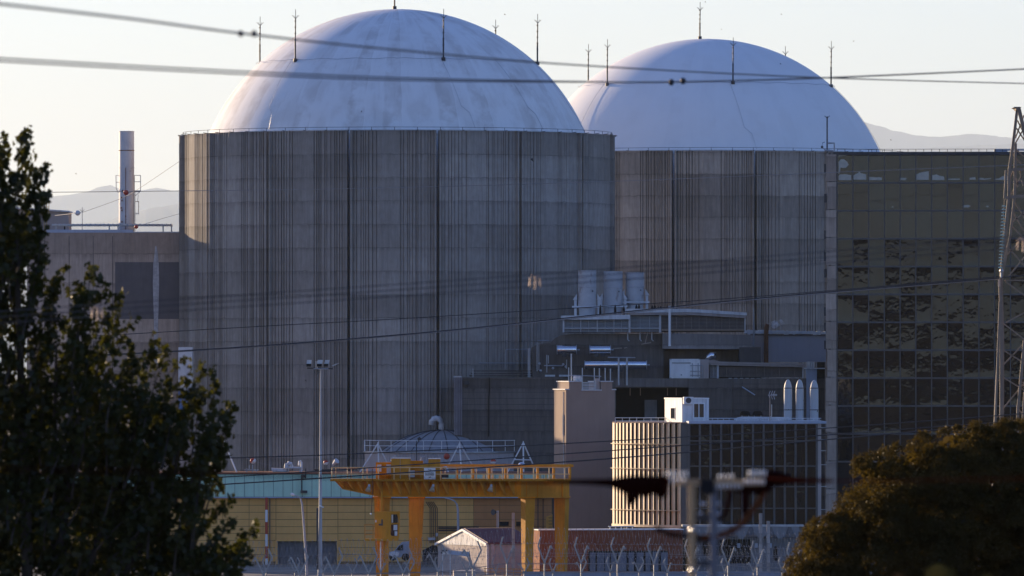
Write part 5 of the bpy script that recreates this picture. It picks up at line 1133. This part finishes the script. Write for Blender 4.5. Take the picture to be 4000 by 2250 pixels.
# ================================================================ lattice pylon
Y = 560.0; t = thing('lattice_pylon', 'rusty galvanised lattice pylon carrying the lower conductors', 'pylon', (XX(4010, Y), Y, ground_z(XX(4010, Y), Y)))
PYL = plain('pylon_steel', (.24,.19,.15), .6, .25, .2, 1.5, .4, .35); gzp = ground_z(XX(3960,Y),Y)
def mem(name, p, q, wd=.11): MB().bar(P(*p), P(*q), wd).build(name, PYL, t)
dY = 2.6
for y in (Y, Y+dY):
    d = (y-Y)*1.2
    mem('leg', (3972+d,424,y), (3956+d,560,y), .14); mem('leg', (3956+d,560,y), (3942+d,660,y), .14)
    mem('leg', (3942+d,660,y), (3940+d,770,y), .16); mem('leg', (3940+d,770,y), (3906+d*2,1110,y), .17); mem('leg', (3906+d*2,1110,y), (3911+d*2,1300,y), .17); mem('leg', (3911+d*2,1300,y), (3909+d*2,2300,y), .18)
    mem('leg', (3906+d,1180,y), (3886-d,1700,y), .14); mem('leg', (3886-d,1700,y), (3874-d,2300,y), .14)
    mem('leg', (3978+d,424,y), (4006+d,540,y), .2); mem('leg', (4006+d,540,y), (4110+d,900,y), .18); mem('leg', (4110+d,900,y), (4140+d,2300,y), .18)
    mem('leg', (3966+d,560,y), (3962+d,770,y), .12); mem('leg', (3962+d,770,y), (3945+d,920,y), .12); mem('leg', (3945+d,920,y), (3910+d,1090,y), .10)
    mem('leg', (4000+d,1330,y), (3975+d,1600,y), .14); mem('leg', (4010+d,1420,y), (3990+d,1700,y), .12); mem('leg', (3975+d,1600,y), (3960+d,2300,y), .14)
    mem('crossarm_chord', (3938,664,y), (4160,654,y), .17); mem('crossarm_chord', (3926,772,y), (4160,752,y), .2); mem('crossarm_chord', (3930,665,y), (3924,775,y), .14)
for a, b in (((3974,470),(4040,600)),((3966,540),(4000,450)),((3966,560),(4012,480)),((4010,560),(3970,500)),((3958,575),(3999,610)),((3955,600),(3990,640)),((3944,700),(3962,664)),((3962,664),(3978,730)),((3984,664),(3997,725)),((4010,660),(4030,740)),((3950,760),(3990,690)),((3965,790),(4020,880)),((3958,830),(4000,900)),((3957,866),(4040,800)),((3950,880),(4060,990)),((4060,860),(3930,1000)),((3932,960),(4060,1100)),((4060,935),(3940,1080)),((3925,1095),(4100,1095)),((3928,1100),(4080,1210)),((4080,1180),(3930,1260)),((3915,1260),(4060,1370)),((4060,1280),(3915,1430)),((3915,1365),(4020,1430)),((3912,1470),(4060,1560)),((4040,1450),(3915,1600)),((3894,1487),(3912,1484)),((3897,1363),(3910,1370)),((3886,1635),(3912,1615)),((3980,1600),(4005,1630)),((3985,1490),(4000,1495)),((3902,1230),(3913,1250))):
    mem('brace', (*a, Y+.3), (*b, Y+.3), .09)
MB().pprism([(3958,420),(3963,417),(3985,417),(3990,420),(3982,424),(3978,430),(3970,430),(3968,424)], Y-.2, 2.2).build('peak_plate', PYL, t)
INS = plain('glass_insulator', (.25,.42,.38), .15, 0, .1, 2, .6, .1)
s = thing('insulator_string', 'long string of green glass insulator discs hanging from the pylon arm', 'insulator', P(3924, 778, Y-.4))
MB().ptube([(3924,778,Y-.4),(3920,880,Y-.4),(3911,1056,Y-.4)], .03, 6).build('core_rod', DARKST, s)
dm = MB().lathe([(.04,.03),(.09,.02),(.16,-.03),(.165,-.05),(.10,-.045),(.04,-.06)], (0,0), 14).mesh('insulator_disc', INS, Vector((0,0,0)))
for i in range(20): f = i/19; inst(dm, 'insulator_disc', s, P(3923-14*f, 804+240*f, Y-.4), (0, R(8), 0))
m = MB().ptube([(3911,1056,Y-.4),(3911,1085,Y-.4)], .07, 6).sphere(P(3912,1058,Y-.4), .14, 8); m.build('clamp', GALV, s)
for a in (3899, 3904): MB().pbox(a, a+3.5, 1093, 1119, Y-.6, .08).build('damper', plain('damper_tan', (.55,.42,.33), .4), s)
# ================================================================ overhead wires
def smooth(pts, n=14):
    out = []; p = [Vector(q) for q in pts]
    for i in range(len(p)-1):
        a, b, c, d = p[max(i-1,0)], p[i], p[i+1], p[min(i+2, len(p)-1)]
        for k in range(n):
            u = k/n; out.append(.5*((2*b)+(-a+c)*u+(2*a-5*b+4*c-d)*u*u+(-a+3*b-3*c+d)*u**3))
    return out+[p[-1]]
WG = 'overhead wires crossing the view'
def wire(label, pts, r, mt=CABLE, grp=WG, name='overhead_wire'):
    w3 = [P(*q) for q in pts]; return tag(MB().tube(smooth(w3), r, 6).build(name, mt, None, w3[0]), label, 'wire', grp)
wire('thickest upper conductor sloping down from the top corner across both domes', [(-120,2,62),(500,72,70),(950,131,78),(1550,195,90),(2300,257,110),(3250,305,140),(4150,330,170)], .0118, CABLE)
wire('upper wire of the close pair crossing the lower part of both domes', [(-120,220,88),(700,266,94),(1500,302,102),(2300,319,112),(2700,318,120),(3250,302,132),(4150,262,155)], .0098, CABLE)
wire('lower wire of the close pair crossing the lower part of both domes', [(-120,233,92),(700,278,98),(1500,312,106),(2300,321,116),(2700,319.5,124),(3250,304,136),(4150,264,160)], .0098, CABLE)
def damper(px, py, Y, label, sx=1):
    s = thing('vibration_damper', label, 'damper', P(px, py, Y), 'dampers clipped to the upper wires'); u = SZ(1, Y)
    m = MB(); m.tube([P(px-11,py+1,Y), P(px-6,py,Y), P(px+6,py+1,Y), P(px+11,py+2,Y)], [u*4,u*13,u*13,u*5], 10); m.build('weight', CABLE, s, smooth=True)
    MB().pbox(px-4, px+5, py-14 if sx > 0 else py-4, py+4, Y-.01, .02).build('clip', CABLE, s)
damper(940,131,78,'round damper on the thick conductor, away from its pointed twin',0); damper(992,132,79,'pointed damper on the thick conductor beside the domed roof edge',1)
damper(2622,321,118,'lower damper on the close wire pair in front of the white dome',0); damper(2668,316,119,'upper damper on the close wire pair in front of the white dome',0)
wire('heavy conductor rising across the containments to the pylon clamp', [(420,1386,520),(1000,1352,528),(1700,1295,538),(2300,1233,546),(3000,1161,553),(3906,1085,559.5)], .042)
wire('twin of the heavy conductor running just under it to the pylon', [(420,1389,521),(1000,1355,529),(1700,1298.5,539),(2300,1238,547),(3000,1166,554),(3906,1090,559.6)], .036, CABLEL)
wire('thin conductor above the heavy one, passing in front of the white silos', [(380,1312,520),(1100,1270,530),(1462,1251,536),(2200,1206,545),(2900,1162,553),(3906,1080,559.4)], .028)
wire('conductor leaving the pylon clamp towards the picture edge', [(3906,1084,559.6),(4200,1060,562)], .042)
wire('uppermost of the three low wires above the crane', [(250,1826,480),(830,1792,486),(1400,1772,492),(2400,1722,502),(3220,1673,510),(4100,1608,520)], .034)
wire('middle of the three low wires above the crane', [(250,1908,470),(760,1871,476),(1300,1837,482),(2400,1759,492),(3300,1694,500),(4100,1634,508)], .034)
wire('lowest of the three low wires, crossing the crane cabinets and sign', [(250,1937,460),(750,1900,466),(1300,1865,472),(2400,1790,482),(3300,1711,492),(4100,1640,500)], .040)
wire('pale horizontal wire carrying the red ball in front of the chimney', [(-60,753,846),(492,748,840),(1400,736,830),(2400,708,815),(3300,672,800),(4100,640,790)], .035, CABLEL)
wire('slack wire climbing from the thin roof mast to the containment', [(321,830,899.9),(480,772,896),(560,725,892),(704,628,888)], .02, CABLEL)
wire('slack wire rising past the chimney foot to the containment', [(215,842,898),(303,832,890),(321,828,899.5)], .02, CABLEL)
wire('slack wire running from behind the chimney to the containment edge', [(532,886,893),(620,858,891),(704,834,889)], .02, CABLEL)
wire('lightning wire from the poplar side tripod through the red and white ball', [(876,1727,853),(940,1775,853),(988,1800,853),(1075,1822,853)], .025, CABLEL)
wire('lightning wire falling from the tripod by the red ball towards the crane', [(1795,1732,853),(1850,1770,853),(1927,1803,853),(2038,1822,853)], .02, CABLEL)
for i, (d, lb) in enumerate(((-22,'highest of three blurred near wires strung across the containment'),(0,'middle of three blurred near wires strung across the containment'),(24,'lowest of three blurred near wires strung across the containment'))):
    wire(lb, [(-200,1252+d,100),(380,1212+d,102),(2090,1094+d,108),(3990,943+d,114),(4300,918+d,115)], .0062)
for px, py, Y, lb in ((380,1225,102,'bright three pronged clip glinting among the poplar branches'),(2090,1103,108,'bright three pronged clip in front of the striped containment'),(3995,958,114,'bright three pronged clip beside the pylon')):
    s = thing('wire_clip', lb, 'wire clip', P(px, py-25, Y), 'bright clips on the near wires')
    for d, l in ((-20,26),(2,34),(22,26)): MB().ptube([(px+d*.5,py-26,Y),(px+d*.9,py-16,Y),(px+d,py+l-8,Y)], .011, 8).build('prong', CLIP if 'CLIP' in globals() else globals().setdefault('CLIP', plain('clip_metal', (.42,.31,.26), .5, .3)), s)
    MB().ptube([(px-12,py-26,Y),(px+12,py-26,Y)], .010, 6).build('bar', CLIP, s)
# ================================================================ blurred utility pole close to the viewer
Y = 60.0; gz = ground_z(XX(2750, Y), Y); t = thing('utility_pole', 'out of focus lattice utility pole with glinting insulators on its crossarm', 'utility pole', (XX(2750, Y), Y, gz))
POLELIT = plain('pole_steel_sunlit', (.46,.32,.18), .6, .2, .15, 4, .3, .3); zb = gz-.3  # warm sunlight is painted into the colour of one leg and the crossarm
MB().box(XX(2690,Y), XX(2716,Y), Y-.02, Y+.03, zb, ZZ(1880,Y)).build('leg', POLELIT, t); MB().box(XX(2772,Y), XX(2803,Y), Y-.02, Y+.03, zb, ZZ(1876,Y)).build('leg', plain('pole_steel_shaded', (.16,.17,.20), .6), t)  # the second leg has its shade painted in as a darker steel colour
for b in (2010, 2100, 2190, 2290): MB().pbox(2716, 2772, b, b+22, Y, .02).build('batten', DARKST, t)
for b in (2070, 2225): MB().sphere(P(2703,b,Y-.03), .016, 10).build('bolt_head', SHINY, t)
MB().pbox(2640, 3000, 1874, 1896, Y-.03, .06).build('crossarm', POLELIT, t); MB().pbox(2735, 2790, 1870, 1930, Y-.05, .08).build('head_plate', DARK, t)
INW = plain('white_insulator', (.85,.86,.86), .12, 0, .05, 8, 1.0, .05)
def chain(px0, px1, py, n, r, yy=0.):
    dm = MB().lathe([(r*.3,-.006),(r,0),(r*.9,.006),(r*.3,.008)], (0,0), 12).mesh('insulator_disc', INW, Vector((0,0,0)))
    for i in range(n): inst(dm, 'insulator_disc', t, P(px0+(px1-px0)*(i+.5)/n, py, Y-.05+yy), (0, R(90), 0))
chain(2600, 2690, 1853, 5, .024); chain(2612, 2680, 1878, 4, .022, -.02); chain(2920, 2995, 1850, 6, .024); chain(2905, 2990, 1884, 6, .022, -.02); chain(2795, 2900, 1900, 7, .02, .02); chain(2800, 2870, 1862, 4, .018, .03)
for a, b in ((2740,1968),(2752,1970),(2735,2007),(2806,1968),(2806,2008),(2806,2050)): MB().sphere(P(a,b,Y-.04), .012, 8).build('bolt_head', SHINY, t)
SLV = plain('red_sleeve', (.016,.004,.003), 1., 0, .2, 6, 0., .2); SLVLIT = plain('red_sleeve_sunlit', (.10,.032,.012), .9, 0, .2, 6, .05, .2); CG = 'red sleeved cables of the near pole'  # the brighter orange copy of the sleeve paints sunlight on the long loop
wire('red sleeved cable reaching the near pole from the poplar side', [(-300,1822,36),(900,1852,44),(1900,1880,52),(2400,1884,58),(2605,1866,60)], [.007]*57, SLV, CG, 'sleeved_cable')
wire('red sleeved cable leaving the near pole towards the oak', [(2985,1866,60),(3120,1876,57),(3350,1879,54),(3800,1873,50),(4300,1862,46)], [.007]*15+[.004]*42, SLV, CG, 'sleeved_cable')
def droop(lb, pts, r, mt=SLV): wire(lb, [(a,b,Y+c) for a,b,c in pts], r, mt, CG, 'sleeved_cable')
def cover(pts, label):
    MB().tube([P(a,b,Y+.01) for a,b,_ in pts], [SZ(r_, Y) for _,_,r_ in pts], 12).build('bird_guard', SLV, t, smooth=True)
cover([(2612,1872,8),(2600,1882,26),(2560,1893,36),(2510,1897,40),(2460,1898,40),(2420,1890,26),(2380,1885,15),(2300,1883,11),(2130,1882,7)], 0)
cover([(2480,1905,34),(2470,1930,30),(2463,1955,18),(2458,1978,5)], 0); cover([(2580,1895,30),(2582,1920,26),(2580,1945,14)], 0); cover([(2525,1905,30),(2520,1930,20),(2515,1942,6)], 0)
cover([(2982,1866,10),(2996,1866,28),(3030,1868,32),(3060,1872,24),(3095,1875,13),(3150,1877,9),(3250,1878,7)], 0); cover([(3000,1880,30),(2985,1905,24),(2960,1935,12)], 0)
cover([(2985,1892,20),(2930,1906,22),(2880,1908,16),(2850,1896,8)], 0); cover([(2915,1905,16),(2912,1960,14),(2908,2010,9)], 0)
droop('long loop sweeping down from the crossarm to the pole', [(2990,1880,0),(2975,1945,0),(2930,2005,0),(2880,2060,0),(2800,2095,0),(2740,2100,0)], .022, SLVLIT)
droop('short loop hanging straight behind the long loop', [(2860,1890,0),(2850,1950,0),(2835,2000,0),(2800,2040,0)], .016)
droop('low loop passing the pole towards the brick annex', [(2560,2060,0),(2620,2088,0),(2700,2095,0),(2760,2105,0)], .018)
# ================================================================ trees
from math import pi
def inside(poly, x, y):
    c = False; n = len(poly)
    for i in range(n):
        (x1, y1), (x2, y2) = poly[i], poly[(i+1) % n]
        if (y1 > y) != (y2 > y) and x < (x2-x1)*(y-y1)/(y2-y1)+x1: c = not c
    return c
def edge_dist(poly, x, y):
    P2 = np.array(poly); Q2 = np.roll(P2, -1, 0); d = Q2-P2; w_ = np.array([x, y])-P2
    u = np.clip((w_*d).sum(1)/(d*d).sum(1), 0, 1); return float(np.sqrt(((w_-d*u[:,None])**2).sum(1)).min())
def leaves(centers, normals, size, asp, rng, fold=.25, droop_=None):
    """one kite shaped leaf per centre, slightly folded"""
    n = len(centers); C = np.array(centers); N = np.array(normals); N /= np.linalg.norm(N, axis=1)[:,None]+1e-9
    r = rng.normal(size=(n,3)); T = np.cross(N, r); T /= np.linalg.norm(T, axis=1)[:,None]+1e-9; B = np.cross(N, T)
    s = size*rng.uniform(.6, 1.3, (n,1)); V = np.empty((n,4,3))
    V[:,0] = C-T*s*.5; V[:,1] = C-T*s*.05+B*s*asp*.5+N*s*fold*.5; V[:,2] = C+T*s*.55; V[:,3] = C-T*s*.05-B*s*asp*.5+N*s*fold*.5
    return V.reshape(-1,3)
def leaf_object(name, V, mat, parent):
    n = len(V)//4; off = np.array(wloc(parent)); me = bpy.data.meshes.new(name)
    me.vertices.add(n*4); me.vertices.foreach_set('co', (V-off).astype(np.float32).ravel())
    me.loops.add(n*4); me.loops.foreach_set('vertex_index', np.arange(n*4, dtype=np.int32))
    me.polygons.add(n); me.polygons.foreach_set('loop_start', np.arange(0, n*4, 4, dtype=np.int32)); me.polygons.foreach_set('loop_total', np.full(n, 4, dtype=np.int32))
    me.update(); me.validate(); me.materials.append(mat); o = bpy.data.objects.new(name, me); COL.objects.link(o); o.parent = parent; return o
LP = leafmat('poplar_leaf', (.020,.028,.009), (.085,.085,.008), .5, .45); LO = leafmat('oak_leaf', (.036,.034,.012), (.125,.085,.013), .25, .5)
# poplar: several steep stems fanning from one stool
Y = 150.0; u = 1/F*Y; rng = np.random.default_rng(5); rr = random.Random(17)
gz = ground_z(XX(200,Y), Y); t = thing('poplar_tree', 'dark poplar with many steep leafy stems, tallest at the picture edge', 'tree', (XX(200,Y), Y, gz))
poly = [(-260,470),(20,560),(90,690),(150,760),(150,900),(135,1010),(100,1180),(75,1330),(110,1440),(170,1330),(215,1290),(290,1290),(340,1230),(430,1240),(500,1280),(540,1370),(620,1450),(700,1490),(760,1550),(800,1610),(820,1690),(780,1800),(700,1860),(640,1930),(690,1990),(800,2060),(900,2090),(920,2180),(900,2330),(-260,2330)]
plumes = []  # (base px, tip px, thickness px, density)
tips = [(-40,490),(20,520),(5,600),(112,503,),(84,530),(118,610),(178,648),(145,665),(150,760),(60,690),(165,1062),(150,1120),(215,1078),(228,1095),(262,1042),(300,1090),(338,1146),(350,1034),(305,1150),(395,1092),(424,1118),(477,1132),(470,1190),(520,1250),(607,1322),(650,1358),(707,1402),(735,1440),(790,1436),(832,1428),(770,1500),(812,1520),(897,1558),(860,1610),(905,1590),(840,1640),(820,1700),(838,1760),(790,1830),(600,1850),(660,1900),(705,1905),(640,1960),(720,1880),(770,1945),(740,1960),(820,1968),(880,1990),(902,1948),(935,2008),(900,2050),(1008,2052),(975,2068),(940,2110),(985,2150),(965,2200),(930,2230),(540,1330),(450,1290),(250,1240)]
for tp in tips:
    tx, ty = tp[0], tp[1]
    if tx < 185 and ty < 900: bx, by = tx*.35+15, ty+rr.uniform(500, 900)
    elif ty > 1850: bx, by = tx-rr.uniform(200, 330), ty+rr.uniform(200, 330)
    else: bx, by = tx-rr.uniform(.18,.30)*520, ty+rr.uniform(420, 560)
    plumes.append(((bx,by),(tx,ty), rr.uniform(28, 44), 1.0))
while len(plumes) < 330:
    x, y = rr.uniform(-240, 920), rr.uniform(500, 2320)
    if not inside(poly, x, y): continue
    if y > 1350 or x < 160:
        L = rr.uniform(150, 360); plumes.append(((x-L*rr.uniform(.1,.45), y+L), (x, y), rr.uniform(34, 62), .9))
C, Nn = [], []; tw = MB()
for (b, tp, th, dn) in plumes:
    dy0, dy1 = rr.uniform(-1.1,1.3), rr.uniform(-.9,.9); Lp = math.hypot(b[0]-tp[0], b[1]-tp[1]); bow = rr.uniform(-.10,.10)*Lp
    pt = lambda f: (b[0]+(tp[0]-b[0])*f+bow*math.sin(pi*f), b[1]+(tp[1]-b[1])*f, Y+dy0+(dy1-dy0)*f)
    tw.tube([P(*pt(f)) for f in np.linspace(0,.97,7)], [.016*(1-f)+.004 for f in np.linspace(0,1,7)], 4, cap=False)
    k = int(Lp/15)
    for i in range(k):
        f = 1-(i+rr.uniform(0,1))/k*.86
        if rr.random() < .22: continue
        px, py, yy = pt(f); wv = th*(.36+.62*(1-f)**.7)*rr.uniform(.5,1.25) if f < .985 else th*.3
        ox = rr.gauss(0, wv*.62); oy = rr.gauss(0, wv*.4)-abs(ox)*.35; c = P(px+ox, py+oy, yy+rr.gauss(0, wv*u*.8)); m_ = rr.randint(5, 10)
        for _ in range(m_):
            C.append((c.x+rr.gauss(0,.042), c.y+rr.gauss(0,.06), c.z+rr.gauss(0,.048))); Nn.append((rr.gauss(0,1), rr.gauss(-.5,1), rr.gauss(.25,.8)))
V = leaves(C, Nn, .108, .9, rng); leaf_object('crown', V, LP, t)
C2, N2 = [], []
for _ in range(11000):
    x, y = rr.uniform(-260, 900), rr.uniform(480, 2330)
    ed = edge_dist(poly, x, y)
    if inside(poly, x, y) and (ed > 95 and (y > 1600 or ed > 110)) and rr.random() < (.9 if y > 1700 else .5 if y > 1450 else .25):
        c = P(x, y, Y+rr.uniform(-.2, 1.2))
        for _ in range(4): C2.append((c.x+rr.gauss(0,.06), c.y+rr.gauss(0,.06), c.z+rr.gauss(0,.06))); N2.append((rr.gauss(0,1), rr.gauss(-.6,1), rr.gauss(.2,.9)))
leaf_object('inner_crown', leaves(C2, N2, .115, .9, rng), LP, t); print('inner', len(C2))
tw.build('branch_twig', BARK, t, kind='stuff')
for bx, tx, ty, r0 in ((120,60,900,.13),(170,330,1500,.11),(220,520,1700,.12),(260,640,1980,.10),(200,220,1350,.09)):
    pts = [Vector((XX(bx,Y), Y+rr.uniform(-.3,.3), gz-.2))]+[P(bx+(tx-bx)*f**1.2, 2750+(ty-2750)*f, Y+rr.uniform(-.25,.25)) for f in (.3,.6,.85,1)]
    MB().tube(smooth(pts, 6), [r0*(1-.8*i/24) for i in range(25)], 8).build('trunk', BARK, t)
print('poplar leaves', len(C))
# holm oak
Y = 190.0; u = 1/F*Y; gz = ground_z(XX(3700,Y), Y); rng = np.random.default_rng(8); rr = random.Random(23)
t = thing('holm_oak', 'broad dark holm oak with sunlit rim in front of the glass block', 'tree', (XX(3760,Y), Y, gz))
poly = [(3070,2420),(3062,2250),(3075,2205),(3100,2140),(3125,2085),(3180,2030),(3255,2012),(3262,1985),(3275,1945),(3310,1910),(3335,1880),(3300,1838),(3322,1812),(3370,1783),(3450,1766),(3490,1745),(3545,1733),(3580,1716),(3592,1682),(3650,1700),(3695,1668),(3780,1662),(3862,1652),(3960,1648),(4060,1650),(4250,1690),(4480,1850),(4560,2100),(4520,2420)]
C, Nn = [], []; lumps = []
k = 0
while k < 430:
    x, y = rr.uniform(3060, 4560), rr.uniform(1640, 2420)
    if not inside(poly, x, y): continue
    d = edge_dist(poly, x, y)
    if d < 10 or (x > 4120 and rr.random() < .7): continue
    r = min(d*.9+rr.uniform(4, 20), rr.uniform(26, 88)); dep = min(1.9, .35+(d*u)*1.25); yy = Y-dep*rr.uniform(.15, 1)+ (0 if rr.random() < .75 else dep*1.6)
    lumps.append((x, y, yy, r)); k += 1
for x, y, yy, r in lumps:
    c = np.array(P(x, y, yy)); R_ = r*u; n = int(20+r*2.6)
    d = rng.normal(size=(n,3)); d /= np.linalg.norm(d,axis=1)[:,None]; d[:,2] = np.abs(d[:,2])*.9-.25*(rng.random(n) < .4)
    rad = R_*rng.uniform(.72, 1.10, (n,1)); p = c+d*rad
    for q, nn in zip(p, d):
        for _ in range(2): C.append(q+rng.normal(size=3)*.022); Nn.append(nn+rng.normal(size=3)*.8)
    # upright sprays on the outline
    for _ in range(5):
        dd = rng.normal(size=3); dd[2] = abs(dd[2])+.6; dd /= np.linalg.norm(dd)
        for s in range(5): C.append(c+dd*R_*(.9+s*.09)+rng.normal(size=3)*.012); Nn.append(rng.normal(size=3))
V = leaves(C, Nn, .062, .55, rng); leaf_object('crown', V, LO, t); print('oak leaves', len(C))
# dense inner foliage keeps the sky from showing through
C2, N2 = [], []
for _ in range(26000):
    x, y = rr.uniform(3080, 4500), rr.uniform(1660, 2420)
    if inside(poly, x, y) and edge_dist(poly, x, y) > 40: C2.append(P(x, y, Y+rr.uniform(-.3, 1.0))); N2.append((rr.gauss(0,1), rr.gauss(-1,1), rr.gauss(0,1)))
leaf_object('inner_crown', leaves(C2, N2, .16, .7, rng), LO, t)
for bx, tx, ty, r0 in ((3760,3760,1950,.22),(3740,3450,2000,.14),(3790,4100,2000,.15),(3720,3260,2200,.12)):
    pts = [Vector((XX(bx,Y), Y, gz-.2))]+[P(bx+(tx-bx)*f**1.3, 2900+(ty-2900)*f, Y+.1) for f in (.35,.65,.9,1)]
    MB().tube(smooth(pts, 6), [r0*(1-.75*i/24) for i in range(25)], 8).build('trunk', BARK, t)
# pale broom bush close below the viewer
Y = 78.0; gz = ground_z(XX(3660,Y), Y)
for px, py, n_, wd_, lb in ((3665,2200,420,48,'pale yellow green broom bush at the bottom edge under the oak'),(3505,2235,200,26,'small brownish broom bush beside the pale one'),(3860,2240,260,44,'low broom bush under the oak towards the pylon')):
    t = thing('broom_bush', lb, 'bush', (XX(px,Y), Y, ground_z(XX(px,Y),Y)), 'broom bushes under the oak'); m = MB(); g0 = ground_z(XX(px,Y),Y)-.1
    for _ in range(n_):
        a = rr.gauss(0, wd_*.55); tp = P(px+a+rr.gauss(0,6), py+abs(a)*.25+rr.uniform(0,60), Y+rr.gauss(0,.12)); b = Vector((XX(px+a*.3,Y), Y, g0)); md = b.lerp(tp, .6)+Vector((rr.gauss(0,.02),0,.02))
        m.tube([md, tp], [.006,.002], 3, cap=False)
    m.build('broom_twig', leafmat('broom_%d' % px, (.16,.15,.045) if n_ > 250 else (.15,.09,.04), (.10,.09,.02), .2, .3), t, kind='stuff')
    MB().tube([(XX(px,Y),Y,g0-.2), P(px, py+120, Y)], [.03,.012], 6).build('stem', BARK, t)
# ================================================================ birds
BIRD = plain('bird_dark', (.03,.03,.032), .8)
for px, py, sz, ang, Y, lb in ((2078,625,13,.7,620.,'largest dark bird gliding before the striped containment wall'),(1412,436,6,.9,640.,'small bird low before the streaked dome'),(1972,57,6,.2,640.,'small bird against the sky between the streaked dome rods'),(3049,250,6,.1,640.,'small bird over the shoulder of the white dome'),(2755,8,5,.4,640.,'tiny bird at the top sky edge above the white dome'),(3335,161,5,-.6,640.,'tiny bird in open sky past the white dome'),(3480,547,5,.3,640.,'tiny bird in front of the distant hills'),(297,679,5,.3,640.,'tiny bird in the sky between poplar and chimney'),(3052,56,5,.2,640.,'tiny bird high in the sky above the clean dome shoulder'),(1411,531,6,.8,640.,'small bird just under the streaked dome rim'),(2818,115,4,.2,640.,'tiny bird beside the top rod of the white dome'),(1194,1487,6,.9,640.,'small bird beside the lighting mast shaft')):
    c = P(px, py, Y); s = SZ(sz, Y); e = Vector((math.cos(ang), 0, -math.sin(ang))); up = Vector((math.sin(ang), 0, math.cos(ang))); f = Vector((0,-1,0))
    b = thing('bird', lb, 'bird', c, 'birds on the wing')
    m = MB().tube([c-e*s*.55, c-e*s*.3, c+e*s*.1, c+e*s*.5, c+e*s*.75], [s*.03,s*.13,s*.16,s*.10,s*.02], 8)
    for sg in (1, -1):
        r_ = c+e*s*.15; tip = r_+f*sg*s*.7+up*s*.75*(.6 if sg > 0 else .9)-e*s*.5
        m.add([r_+e*s*.12, r_-e*s*.28, r_-e*s*.3+(tip-r_)*.55, tip, r_+(tip-r_)*.5+e*s*.16], [(0,1,2,3,4)])
    m.build('body', BIRD, b)
